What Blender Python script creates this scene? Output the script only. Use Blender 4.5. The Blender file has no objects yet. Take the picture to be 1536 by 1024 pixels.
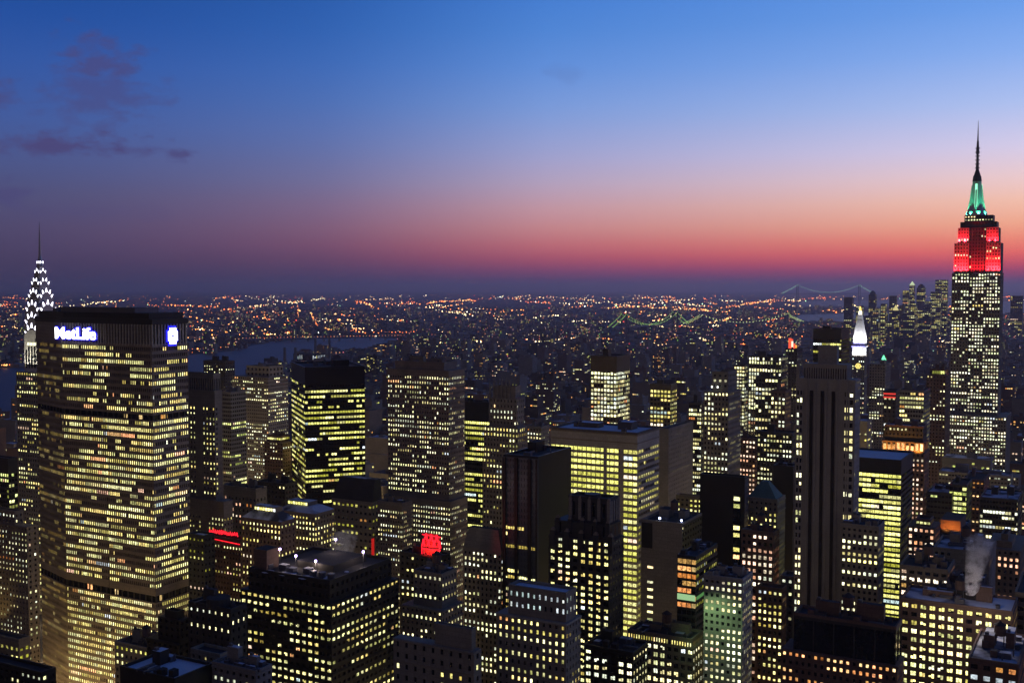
import bpy, math, random
from mathutils import Vector

rnd = random.Random(7)
R = math.radians
scene = bpy.context.scene
COL = scene.collection

# ------------------------------------------------------------------ camera
CAM_Z = 259.0
F = 1665.0                         # focal length in photo pixels (1536 wide)
PITCH = math.atan((512 - 431) / F)
CP, SP = math.cos(PITCH), math.sin(PITCH)
cam_d = bpy.data.cameras.new("camera")
cam_d.sensor_width = 36.0
cam_d.lens = 36.0 * F / 1536.0
cam_d.clip_start = 1.0
cam_d.clip_end = 200000.0
cam = bpy.data.objects.new("camera", cam_d)
COL.objects.link(cam)
cam.location = (0, 0, CAM_Z)
cam.rotation_euler = (math.pi / 2 - PITCH, 0, 0)
scene.camera = cam

# ------------------------------------------------------------------ render / exposure
scene.render.engine = 'CYCLES'
cy = scene.cycles
cy.use_denoising = True
cy.max_bounces = 5
cy.diffuse_bounces = 2
cy.glossy_bounces = 2
cy.transmission_bounces = 2
cy.volume_bounces = 0
cy.transparent_max_bounces = 12
cy.sample_clamp_indirect = 3.0
cy.volume_step_rate = 2.0
cy.volume_max_steps = 128
vs = scene.view_settings
vs.view_transform = 'Standard'
vs.look = 'None'
vs.exposure = 0.0
vs.gamma = 1.0


def lin(c):
    """sRGB 0..255 -> linear"""
    out = []
    for v in c[:3]:
        v = v / 255.0
        out.append(v / 12.92 if v <= 0.04045 else ((v + 0.055) / 1.055) ** 2.4)
    return tuple(out)


# ------------------------------------------------------------------ sky (dusk, sun already set to the right)
world = bpy.data.worlds.new("World")
scene.world = world
world.use_nodes = True
wn, wl = world.node_tree.nodes, world.node_tree.links
wn.clear()


def wnode(t, **k):
    n = wn.new(t)
    for a, b in k.items():
        setattr(n, a, b)
    return n


def wmath(op, a, b=None, clamp=False):
    n = wn.new('ShaderNodeMath')
    n.operation = op
    n.use_clamp = clamp
    for i, v in enumerate((a, b)):
        if v is None:
            continue
        if isinstance(v, (int, float)):
            n.inputs[i].default_value = v
        else:
            wl.new(v, n.inputs[i])
    return n.outputs[0]


tc = wnode('ShaderNodeTexCoord')
nrm = wnode('ShaderNodeVectorMath', operation='NORMALIZE')
wl.new(tc.outputs['Generated'], nrm.inputs[0])
DIR = nrm.outputs[0]
sep = wnode('ShaderNodeSeparateXYZ')
wl.new(DIR, sep.inputs[0])
zc = wmath('MAXIMUM', sep.outputs['Z'], 0.0)
elev = wmath('POWER', zc, 0.5)
sun_az = R(55)
xy = wmath('SQRT', wmath('MAXIMUM', wmath('ADD', wmath('MULTIPLY', sep.outputs['X'], sep.outputs['X']),
                                        wmath('MULTIPLY', sep.outputs['Y'], sep.outputs['Y'])), 1e-6))
dt = wmath('DIVIDE', wmath('ADD', wmath('MULTIPLY', sep.outputs['X'], math.sin(sun_az)),
                           wmath('MULTIPLY', sep.outputs['Y'], math.cos(sun_az))), xy)


def ypos(y):
    return math.sqrt(max(0.0, math.sin(math.atan((431 - y) / F))))


def ramp(stops, zen):
    n = wn.new('ShaderNodeValToRGB')
    wl.new(elev, n.inputs[0])
    cr = n.color_ramp
    cr.interpolation = 'LINEAR'
    st = [(ypos(y), c) for y, c in stops] + zen
    st.sort(key=lambda s: s[0])
    while len(cr.elements) < len(st):
        cr.elements.new(0.5)
    for e, (p, c) in zip(cr.elements, st):
        e.position = p
        e.color = (*lin(c), 1)
    return n.outputs[0]


rl = ramp([(431, (62, 56, 92)), (415, (66, 58, 92)), (395, (73, 63, 96)), (350, (80, 74, 110)), (300, (79, 82, 124)),
           (250, (74, 88, 142)), (200, (66, 92, 158)), (120, (50, 88, 165)), (60, (36, 80, 160)), (0, (30, 74, 152))],
          [(0.62, (24, 58, 125)), (0.8, (20, 44, 98)), (1.0, (20, 40, 88))])
rc = ramp([(431, (80, 64, 106)), (418, (98, 67, 110)), (404, (122, 74, 112)), (388, (150, 82, 112)), (368, (176, 100, 122)), (342, (184, 122, 142)),
           (312, (178, 136, 164)), (275, (158, 146, 186)), (225, (132, 146, 202)), (160, (102, 142, 212)),
           (100, (80, 132, 211)), (50, (66, 124, 206)), (0, (56, 116, 202))],
          [(0.62, (38, 84, 165)), (0.8, (26, 56, 118)), (1.0, (20, 42, 92))])
rr = ramp([(431, (104, 66, 118)), (420, (132, 66, 116)), (409, (176, 70, 108)), (397, (220, 86, 100)), (383, (250, 112, 102)), (364, (255, 146, 120)),
           (342, (255, 178, 146)), (312, (254, 200, 178)), (280, (244, 210, 212)), (240, (220, 210, 238)),
           (180, (178, 197, 244)), (110, (138, 177, 243)), (50, (112, 162, 238)), (0, (100, 155, 236))],
          [(0.62, (50, 98, 178)), (0.8, (30, 62, 126)), (1.0, (22, 44, 94))])


def maprange(v, a, b):
    n = wn.new('ShaderNodeMapRange')
    n.interpolation_type = 'SMOOTHSTEP' if False else 'LINEAR'
    wl.new(v, n.inputs['Value'])
    n.inputs['From Min'].default_value = a
    n.inputs['From Max'].default_value = b
    return n.outputs['Result']


def wmix(f, a, b):
    n = wn.new('ShaderNodeMix')
    n.data_type = 'RGBA'
    wl.new(f, n.inputs[0])
    for i, v in ((6, a), (7, b)):
        if isinstance(v, tuple):
            n.inputs[i].default_value = (*v, 1)
        else:
            wl.new(v, n.inputs[i])
    return n.outputs[2]


rb = ramp([(431, (132, 100, 68)), (400, (128, 98, 68)), (300, (118, 94, 70)), (150, (102, 88, 74)), (0, (84, 78, 78))],
          [(0.62, (62, 66, 94)), (0.8, (34, 48, 90)), (1.0, (20, 40, 88))])
sky = wmix(maprange(dt, -0.25, 0.16), rb, rl)
sky = wmix(wmath('POWER', maprange(dt, 0.10, 0.60), 2.3), sky, rc)
sky = wmix(wmath('POWER', maprange(dt, 0.42, 0.87), 1.5), sky, rr)


# the small dusky clouds, as soft noisy patches of sky
def pdir(px, py):
    dx, dy = (px - 768) / F, (512 - py) / F
    return Vector((dx, CP + dy * SP, -SP + dy * CP)).normalized()


cn = wnode('ShaderNodeTexNoise')
cn.inputs['Scale'].default_value = 48.0
cn.inputs['Detail'].default_value = 7.0
cn.inputs['Roughness'].default_value = 0.62
stretch = wnode('ShaderNodeVectorMath', operation='MULTIPLY')
stretch.inputs[1].default_value = (1.0, 1.0, 2.2)
wl.new(DIR, stretch.inputs[0])
wl.new(stretch.outputs[0], cn.inputs['Vector'])
cloud = None
for (px, py, rx, ry, amt) in ((148, 92, 55, 34, 0.75), (150, 140, 75, 46, 0.55), (85, 217, 115, 17, 1.0), (265, 232, 26, 9, 0.8),
                              (190, 226, 50, 9, 0.45), (-6, 145, 30, 20, 0.7), (6, 290, 40, 20, 0.6), (130, 320, 110, 12, 0.18), (846, 110, 30, 16, 0.12)):
    d = pdir(px, py)
    sub = wnode('ShaderNodeVectorMath', operation='SUBTRACT')
    wl.new(DIR, sub.inputs[0])
    sub.inputs[1].default_value = d
    mul = wnode('ShaderNodeVectorMath', operation='MULTIPLY')
    wl.new(sub.outputs[0], mul.inputs[0])
    mul.inputs[1].default_value = (F / rx, F / rx, F / ry)
    ln = wnode('ShaderNodeVectorMath', operation='LENGTH')
    wl.new(mul.outputs[0], ln.inputs[0])
    fall = wmath('SUBTRACT', 1.15, ln.outputs['Value'])
    m = wmath('MULTIPLY', wmath('ADD', fall, wmath('MULTIPLY', wmath('SUBTRACT', cn.outputs['Fac'], 0.5), 3.6)), 1.1, clamp=True)
    m = wmath('MULTIPLY', m, amt)
    cloud = m if cloud is None else wmath('MAXIMUM', cloud, m)
sky = wmix(wmath('MULTIPLY', cloud, 0.95), sky, lin((76, 72, 122)))

bg = wnode('ShaderNodeBackground')
wl.new(sky, bg.inputs['Color'])
bg.inputs['Strength'].default_value = 1.0
wo = wnode('ShaderNodeOutputWorld')
wl.new(bg.outputs[0], wo.inputs['Surface'])

# ------------------------------------------------------------------ materials
MATS = {}


def mat(name, color, rough=0.85, var=0.25, scale=0.08, metal=0.0, spec=0.3, fine=1.5, joints=False):
    if name in MATS:
        return MATS[name]
    m = bpy.data.materials.new(name)
    m.use_nodes = True
    nt = m.node_tree
    b = nt.nodes['Principled BSDF']
    t = nt.nodes.new('ShaderNodeTexCoord')
    n = nt.nodes.new('ShaderNodeTexNoise')
    n.inputs['Scale'].default_value = scale
    n.inputs['Detail'].default_value = 6
    nt.links.new(t.outputs['Object'], n.inputs['Vector'])
    n2 = nt.nodes.new('ShaderNodeTexNoise')
    n2.inputs['Scale'].default_value = fine
    n2.inputs['Detail'].default_value = 3
    nt.links.new(t.outputs['Object'], n2.inputs['Vector'])
    ad = nt.nodes.new('ShaderNodeMath')
    ad.operation = 'ADD'
    nt.links.new(n.outputs['Fac'], ad.inputs[0])
    nt.links.new(n2.outputs['Fac'], ad.inputs[1])
    mr = nt.nodes.new('ShaderNodeMapRange')
    mr.inputs['From Min'].default_value = 0.65
    mr.inputs['From Max'].default_value = 1.35
    mr.inputs['To Min'].default_value = 1 - var
    mr.inputs['To Max'].default_value = 1 + var
    nt.links.new(ad.outputs[0], mr.inputs['Value'])
    mx = nt.nodes.new('ShaderNodeVectorMath')
    mx.operation = 'SCALE'
    mx.inputs[0].default_value = color
    if joints:
        sx = nt.nodes.new('ShaderNodeSeparateXYZ')
        nt.links.new(t.outputs['Object'], sx.inputs[0])
        sm = nt.nodes.new('ShaderNodeMath')
        sm.operation = 'ADD'
        nt.links.new(sx.outputs['X'], sm.inputs[0])
        nt.links.new(sx.outputs['Y'], sm.inputs[1])
        cb = nt.nodes.new('ShaderNodeCombineXYZ')
        nt.links.new(sm.outputs[0], cb.inputs['X'])
        nt.links.new(sx.outputs['Z'], cb.inputs['Y'])
        bt = nt.nodes.new('ShaderNodeTexBrick')
        bt.inputs['Scale'].default_value = 1.0
        bt.inputs['Brick Width'].default_value = 3.1
        bt.inputs['Row Height'].default_value = 1.9
        bt.inputs['Mortar Size'].default_value = 0.1
        bt.inputs['Color1'].default_value = (1.05, 1.05, 1.05, 1)
        bt.inputs['Color2'].default_value = (0.90, 0.90, 0.90, 1)
        bt.inputs['Mortar'].default_value = (0.78, 0.78, 0.78, 1)
        nt.links.new(cb.outputs[0], bt.inputs['Vector'])
        jm = nt.nodes.new('ShaderNodeMath')
        jm.operation = 'MULTIPLY'
        nt.links.new(mr.outputs[0], jm.inputs[0])
        nt.links.new(bt.outputs['Color'], jm.inputs[1])
        nt.links.new(jm.outputs[0], mx.inputs['Scale'])
    else:
        nt.links.new(mr.outputs[0], mx.inputs['Scale'])
    nt.links.new(mx.outputs[0], b.inputs['Base Color'])
    b.inputs['Roughness'].default_value = rough
    b.inputs['Metallic'].default_value = metal
    b.inputs['Specular IOR Level'].default_value = spec
    MATS[name] = m
    return m


def emat(name, color, strength, sample=False):
    if name in MATS:
        return MATS[name]
    m = bpy.data.materials.new(name)
    m.use_nodes = True
    nt = m.node_tree
    nt.nodes.clear()
    e = nt.nodes.new('ShaderNodeEmission')
    e.inputs['Color'].default_value = (*lin(color), 1)
    e.inputs['Strength'].default_value = strength
    o = nt.nodes.new('ShaderNodeOutputMaterial')
    nt.links.new(e.outputs[0], o.inputs['Surface'])
    if not sample:
        m.cycles.emission_sampling = 'NONE'
    MATS[name] = m
    return m


def lit_mat(name, contrast):
    m = bpy.data.materials.new(name)
    m.use_nodes = True
    nt = m.node_tree
    nt.nodes.clear()
    a = nt.nodes.new('ShaderNodeAttribute')
    a.attribute_name = 'lit'
    t = nt.nodes.new('ShaderNodeTexCoord')
    n = nt.nodes.new('ShaderNodeTexNoise')
    n.inputs['Scale'].default_value = 1.3
    n.inputs['Detail'].default_value = 2
    nt.links.new(t.outputs['Object'], n.inputs['Vector'])
    mr = nt.nodes.new('ShaderNodeMapRange')
    mr.inputs['From Min'].default_value = 0.3
    mr.inputs['From Max'].default_value = 0.7
    mr.inputs['To Min'].default_value = 1 - contrast
    mr.inputs['To Max'].default_value = 1 + contrast
    nt.links.new(n.outputs['Fac'], mr.inputs['Value'])
    e = nt.nodes.new('ShaderNodeEmission')
    nt.links.new(a.outputs['Color'], e.inputs['Color'])
    nt.links.new(mr.outputs[0], e.inputs['Strength'])
    o = nt.nodes.new('ShaderNodeOutputMaterial')
    nt.links.new(e.outputs[0], o.inputs['Surface'])
    m.cycles.emission_sampling = 'NONE'
    return m


LIT = lit_mat('lit_room_behind_glass', 0.7)
LAMP = lit_mat('lamp_glow', 0.0)
GLASS = mat('dark_window_glass', (0.012, 0.013, 0.016), 0.12, 0.3, spec=0.5)
WALLS = {
    'stone': mat('limestone', (0.26, 0.23, 0.18), joints=True),
    'tan': mat('tan_brick', (0.24, 0.19, 0.13), joints=True),
    'brick': mat('brown_brick', (0.17, 0.105, 0.075), joints=True),
    'grey': mat('grey_concrete', (0.22, 0.205, 0.18), joints=True),
    'pale': mat('pale_concrete', (0.36, 0.34, 0.29), joints=True),
    'dark': mat('dark_cladding', (0.045, 0.042, 0.038), 0.6, joints=True),
    'black': mat('black_brick', (0.022, 0.019, 0.016), 0.55),
    'umber': mat('umber_stone', (0.13, 0.105, 0.075)),
    'slab': mat('pale_limestone', (0.33, 0.305, 0.255)),
    'bronze': mat('bronze_metal', (0.07, 0.055, 0.04), 0.45),
    'travertine': mat('travertine', (0.42, 0.38, 0.30), joints=True),
    'precast': mat('precast_concrete', (0.25, 0.205, 0.155), joints=True),
    'white': mat('white_stone', (0.55, 0.54, 0.52), joints=True),
    'blackglass': mat('black_glass', (0.012, 0.012, 0.014), 0.3, 0.2, spec=0.25),
    'greyglass': mat('grey_tinted_glass', (0.10, 0.11, 0.12), 0.25, 0.25, spec=0.5),
}
ROOFD = mat('roof_gravel', (0.045, 0.043, 0.042), 0.95, 0.4, scale=0.15)
STEEL = mat('grey_steel', (0.12, 0.12, 0.13), 0.5, 0.2, metal=0.5)
COPPER = mat('green_copper', (0.10, 0.20, 0.17), 0.7)


def snow_mat():
    m = mat('snowy_roof', (0.5, 0.52, 0.55), 0.9, 0.1)
    nt = m.node_tree
    b = nt.nodes['Principled BSDF']
    t = nt.nodes.new('ShaderNodeTexCoord')
    n = nt.nodes.new('ShaderNodeTexNoise')
    n.inputs['Scale'].default_value = 0.09
    n.inputs['Detail'].default_value = 5
    nt.links.new(t.outputs['Object'], n.inputs['Vector'])
    cr = nt.nodes.new('ShaderNodeValToRGB')
    cr.color_ramp.elements[0].position = 0.40
    cr.color_ramp.elements[0].color = (0.07, 0.07, 0.075, 1)
    cr.color_ramp.elements[1].position = 0.55
    cr.color_ramp.elements[1].color = (0.62, 0.64, 0.68, 1)
    nt.links.new(n.outputs['Fac'], cr.inputs[0])
    nt.links.new(cr.outputs[0], b.inputs['Base Color'])
    return m


SNOW = snow_mat()
FULLSNOW = mat('fresh_snow', (0.66, 0.68, 0.72), 0.9, 0.12)
ROOFS = {'dark': ROOFD, 'snow': SNOW, 'full': FULLSNOW}

# ------------------------------------------------------------------ helpers
TH = R(29.0)                       # the street grid is turned 29 degrees
U = Vector((math.cos(TH), -math.sin(TH), 0))     # along the front faces, rightwards
V = Vector((math.sin(TH), math.cos(TH), 0))      # into the picture along the avenues


def at(px, py, Y):
    dx, dy = (px - 768) / F, (512 - py) / F
    dy_ = CP + dy * SP
    t = Y / dy_
    return Vector((dx * t, Y, CAM_Z + (-SP + dy * CP) * t))


def ground(px, py, z=0.0):
    dx, dy = (px - 768) / F, (512 - py) / F
    dz = -SP + dy * CP
    t = (z - CAM_Z) / dz
    return Vector((dx * t, (CP + dy * SP) * t, z))


def proj(p):
    D = p[1] * CP - (p[2] - CAM_Z) * SP
    h = p[1] * SP + (p[2] - CAM_Z) * CP
    return 768 + F * p[0] / D, 512 - F * h / D


class MB:
    """collects faces for one mesh"""

    def __init__(s):
        s.v, s.f, s.m, s.mats = [], [], [], []

    def mi(s, m):
        if m not in s.mats:
            s.mats.append(m)
        return s.mats.index(m)

    def face(s, pts, m):
        i = len(s.v)
        s.v.extend(tuple(p) for p in pts)
        s.f.append(tuple(range(i, i + len(pts))))
        s.m.append(s.mi(m))

    def box(s, x0, x1, y0, y1, z0, z1, m, top=None, bottom=False):
        i = len(s.v)
        s.v += [(x0, y0, z0), (x1, y0, z0), (x1, y1, z0), (x0, y1, z0), (x0, y0, z1), (x1, y0, z1), (x1, y1, z1), (x0, y1, z1)]
        k = s.mi(m)
        t = s.mi(top) if top else k
        s.f += [(i, i + 1, i + 5, i + 4), (i + 1, i + 2, i + 6, i + 5), (i + 2, i + 3, i + 7, i + 6), (i + 3, i, i + 4, i + 7), (i + 4, i + 5, i + 6, i + 7)]
        s.m += [k, k, k, k, t]
        if bottom:
            s.f.append((i + 3, i + 2, i + 1, i))
            s.m.append(k)

    def fbox(s, o, a, n, s0, s1, t0, t1, z0, z1, m):
        """box on a facade: s along it, t outward"""
        P = lambda q, t, z: (o[0] + a[0] * q + n[0] * t, o[1] + a[1] * q + n[1] * t, z)
        i = len(s.v)
        s.v += [P(s0, t1, z0), P(s1, t1, z0), P(s1, t0, z0), P(s0, t0, z0), P(s0, t1, z1), P(s1, t1, z1), P(s1, t0, z1), P(s0, t0, z1)]
        k = s.mi(m)
        s.f += [(i, i + 1, i + 5, i + 4), (i + 1, i + 2, i + 6, i + 5), (i + 3, i, i + 4, i + 7), (i + 4, i + 5, i + 6, i + 7), (i + 3, i + 2, i + 1, i)]
        s.m += [k] * 5

    def prism(s, poly, z0, z1, m, top=None, poly1=None):
        """vertical prism (counter-clockwise polygon), optionally tapering to poly1"""
        p1 = poly1 or poly
        n = len(poly)
        i = len(s.v)
        s.v += [(p[0], p[1], z0) for p in poly] + [(p[0], p[1], z1) for p in p1]
        k = s.mi(m)
        for j in range(n):
            q = (j + 1) % n
            s.f.append((i + j, i + q, i + n + q, i + n + j))
            s.m.append(k)
        s.f.append(tuple(i + n + j for j in range(n)))
        s.m.append(s.mi(top) if top else k)

    def cyl(s, x, y, z0, z1, r0, r1, m, n=12, top=None):
        c = [(math.cos(2 * math.pi * j / n), math.sin(2 * math.pi * j / n)) for j in range(n)]
        s.prism([(x + r0 * p, y + r0 * q) for p, q in c], z0, z1, m, top, [(x + r1 * p, y + r1 * q) for p, q in c])

    def bar(s, p, q, r, m, n=4):
        p, q = Vector(p), Vector(q)
        d = (q - p)
        if d.length < 1e-6:
            return
        d.normalize()
        h = Vector((0, 0, 1)) if abs(d.z) < 0.9 else Vector((1, 0, 0))
        e = d.cross(h).normalized()
        g = d.cross(e)
        i = len(s.v)
        for c in (p, q):
            for j in range(n):
                w = 2 * math.pi * (j + 0.5) / n
                s.v.append(tuple(c + e * (r * math.cos(w)) + g * (r * math.sin(w))))
        k = s.mi(m)
        for j in range(n):
            t = (j + 1) % n
            s.f.append((i + j, i + t, i + n + t, i + n + j))
            s.m.append(k)
        s.f.append(tuple(i + n + j for j in range(n)))
        s.f.append(tuple(i + n - 1 - j for j in range(n)))
        s.m += [k, k]

    def build(s, name, parent=None):
        me = bpy.data.meshes.new(name)
        me.from_pydata(s.v, [], s.f)
        for m in s.mats:
            me.materials.append(m)
        if len(s.mats) > 1:
            me.polygons.foreach_set('material_index', s.m)
        o = bpy.data.objects.new(name, me)
        COL.objects.link(o)
        if parent:
            o.parent = parent
        return o


def lit_mesh(name, quads, parent=None, m=None):
    """quads: list of (points, linear colour)"""
    me = bpy.data.meshes.new(name)
    vv, ff, cc = [], [], []
    for pts, c in quads:
        i = len(vv)
        vv.extend(tuple(p) for p in pts)
        ff.append(tuple(range(i, i + len(pts))))
        for _ in pts:
            cc.extend((c[0], c[1], c[2], 1.0))
    me.from_pydata(vv, [], ff)
    at_ = me.color_attributes.new('lit', 'FLOAT_COLOR', 'POINT')
    at_.data.foreach_set('color', cc)
    me.materials.append(m or LIT)
    o = bpy.data.objects.new(name, me)
    COL.objects.link(o)
    if parent:
        o.parent = parent
    return o


def octa(c, r):
    """six-cornered little lamp: 8 triangles"""
    x, y, z = c
    p = [(x + r, y, z), (x, y + r, z), (x - r, y, z), (x, y - r, z), (x, y, z + r), (x, y, z - r)]
    return [[p[a], p[b], p[4]] for a, b in ((0, 1), (1, 2), (2, 3), (3, 0))] + [[p[b], p[a], p[5]] for a, b in ((0, 1), (1, 2), (2, 3), (3, 0))]


def tag(o, label=None, cat=None, group=None, kind=None):
    if label:
        o['label'] = label
    if cat:
        o['category'] = cat
    if group:
        o['group'] = group
    if kind:
        o['kind'] = kind
    return o


def empty(name, loc, rz=0.0):
    o = bpy.data.objects.new(name, None)
    COL.objects.link(o)
    o.location = loc
    o.rotation_euler = (0, 0, rz)
    o.empty_display_size = 5
    return o


# ------------------------------------------------------------------ facades
PAL = {
    'warm': [(255, 242, 138), (252, 236, 116), (250, 246, 168), (255, 224, 108), (240, 240, 146)],
    'white': [(255, 252, 200), (248, 250, 172), (255, 246, 176), (242, 250, 216), (255, 238, 156)],
    'yellow': [(236, 230, 98), (226, 222, 84), (246, 238, 122), (214, 212, 76), (242, 236, 146)],
    'lime': [(228, 232, 120), (214, 222, 100), (240, 240, 150), (200, 215, 110)],
    'orange': [(255, 176, 90), (255, 196, 110), (255, 158, 76), (255, 216, 140)],
    'pink': [(255, 214, 180), (255, 196, 160), (255, 236, 200), (255, 180, 130)],
    'esb': [(244, 250, 200), (236, 246, 180), (250, 250, 215), (255, 240, 190)],
    'cold': [(222, 236, 245), (232, 242, 238), (205, 232, 230)],
}


def pick(pal, lo, hi):
    if rnd.random() < 0.08:
        pal = rnd.choice(('white', 'orange', 'pink', 'orange', 'warm', 'cold'))
    c = lin(rnd.choice(PAL[pal]))
    b = lo * .7 + (hi - lo * .7) * rnd.random() ** 1.25
    b *= 1.45
    k = 0.22 * max(0.0, b - 0.7)          # the brightest rooms burn out towards white
    return tuple(v * b + k for v in c)


def S(kind='grid', fh=3.7, bay=3.2, ww=0.5, wh=0.5, rec=0.5, p=0.4, pal='white', lo=0.35, hi=1.5, corr=0.55, wall=None, dark=(), skip_top=0.0, blank=(),
      wings=None, rows=0.29, glass=None, pair=False):
    return dict(kind=kind, fh=fh, bay=bay, ww=ww, wh=wh, rec=rec, p=p, pal=pal, lo=lo, hi=hi, corr=corr, wall=wall, dark=dark, skip_top=skip_top,
                blank=blank, rows=rows, glass=glass, pair=pair)


def facade(mb, wins, o, a, n, L, z0, z1, st, wall, e0=0.0, e1=0.0):
    """piers and spandrels standing proud of the glass; lit rooms as panes.  e0/e1: ends left free for the neighbouring face"""
    rec = st['rec']
    nb = max(1, int(round(L / st['bay'])))
    bw = L / nb
    fh = st['fh']
    zt = z1 - st['skip_top']
    nf = max(1, int((zt - z0) / fh))
    zb = zt - nf * fh
    ww, wh = st['ww'], st['wh']
    pw = bw * (1 - ww)
    # piers
    for i in range(nb + 1):
        c = i * bw
        q0, q1 = max(e0, c - pw / 2), min(L - e1, c + pw / 2)
        if q1 - q0 < 0.02:
            continue
        mb.fbox(o, a, n, q0, q1, -rec, 0.0, z0 + 0.01, z1 - 0.01, wall)
    if st['pair']:
        pass
    sh = fh * (1 - wh)
    for j in range(nf + 1):
        c = zb + j * fh
        y0, y1 = max(z0, c - sh * 0.5), min(z1 - 0.02, c + sh * 0.5)
        if j == 0:
            y0 = z0
        if j == nf:
            y1 = z1 - 0.02
        if y1 - y0 < 0.02:
            continue
        mb.fbox(o, a, n, e0 + 0.01, L - e1 - 0.01, -rec + 0.01, -0.08 * rec if st['kind'] != 'strip' else 0.04, y0, y1, wall)
    for (b0, b1) in st['blank']:
        q0, q1 = max(e0, b0 * L), min(L - e1, b1 * L)
        mb.fbox(o, a, n, q0, q1, -rec + 0.02, 0.06, z0 + 0.03, z1 - 0.03, wall)
    if st['kind'] == 'grid' and L > 8 and z1 - z0 > 25 and st['rec'] < .65:
        for c in (zt - fh * 2, zt - fh * 9, z1 - .6):
            if c < z0 + 2:
                continue
            mb.fbox(o, a, n, e0 + .02, L - e1 - .02, -rec + .02, .28, c - .35, c + .35, wall)
    # lit rooms
    for j in range(nf):
        za, zz = zb + j * fh + sh / 2, zb + (j + 1) * fh - sh / 2
        frac = 1 - (zt - (zb + (j + 0.5) * fh)) / (zt - z0)
        if any(d0 <= (zt - (zb + (j + 0.5) * fh)) <= d1 for d0, d1 in st['dark']):
            continue
        pf = st['p'] + rnd.gauss(0, st['rows'])
        pf = min(0.97, max(0.03, pf)) if st['p'] > 0 else 0.0
        if st['p'] >= 1:
            pf = 1.0
        on = rnd.random() < pf
        col = pick(st['pal'], st['lo'], st['hi'])
        for i in range(nb):
            if rnd.random() > st['corr']:
                on = rnd.random() < pf
                col = pick(st['pal'], st['lo'], st['hi'])
            cx = (i + 0.5) / nb
            if not on or any(b0 <= cx <= b1 for b0, b1 in st['blank']):
                continue
            g = 0.75 + 0.5 * rnd.random()
            c = tuple(v * g for v in col)
            q0, q1 = i * bw + pw / 2, (i + 1) * bw - pw / 2
            w_ = q1 - q0
            ya, yb = za, zz
            if st['kind'] == 'grid' and rnd.random() < 0.35:
                yb = za + (zz - za) * rnd.uniform(0.55, 0.95)
            t = -rec + 0.05
            q0 += w_ * 0.03
            q1 -= w_ * 0.03
            q0, q1 = max(q0, e0 + 0.05), min(q1, L - e1 - 0.05)
            if q1 <= q0:
                continue
            P = lambda q, z: (o[0] + a[0] * q + n[0] * t, o[1] + a[1] * q + n[1] * t, z)
            if st['kind'] != 'strip' and w_ > 1.8 and st.get('pair'):
                npn = int(st['pair']) + 1 if st['pair'] is True else int(st['pair'])
                for kp in range(npn):
                    u0, u1 = q0 + w_ * .97 * kp / npn + .1, q0 + w_ * .97 * (kp + 1) / npn - .1
                    y_a = ya + (zz - ya) * (rnd.uniform(.15, .5) if rnd.random() < .14 else 0)
                    y_b = zz - (zz - ya) * (rnd.uniform(.1, .45) if rnd.random() < .3 else 0)
                    gg = rnd.uniform(.65, 1.15)
                    wins.append(([P(u0, y_a), P(u1, y_a), P(u1, y_b), P(u0, y_b)], tuple(v * gg for v in c)))
            else:
                wins.append(([P(q0, ya), P(q1, ya), P(q1, yb), P(q0, yb)], c))


def add_windows(root, wins, cap=100):
    if not wins:
        return
    if cap:
        wins.sort(key=lambda w: -max(p[2] for p in w[0]))
        for q in wins[:cap]:
            lit_mesh('window', [q], root)
    rest = wins[cap:]
    if rest:
        o = lit_mesh('windows', rest, root)
        o['kind'] = 'stuff'


FOOT = []     # footprints already taken: (corner, w, d)


def solve(xl, xc, xr, yt, Y, U=U, V=V):
    C = at(xc, yt, Y)
    dz = C.z - CAM_Z
    k = (xl - 768) / F
    # C - w*U projects to xl
    w = (C.x - k * (Y * CP - dz * SP)) / (U.x - k * U.y * CP)
    k = (xr - 768) / F
    d = (k * (Y * CP - dz * SP) - C.x) / (V.x - k * V.y * CP)
    return C, max(w, 2.0), max(d, 2.0)


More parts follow.
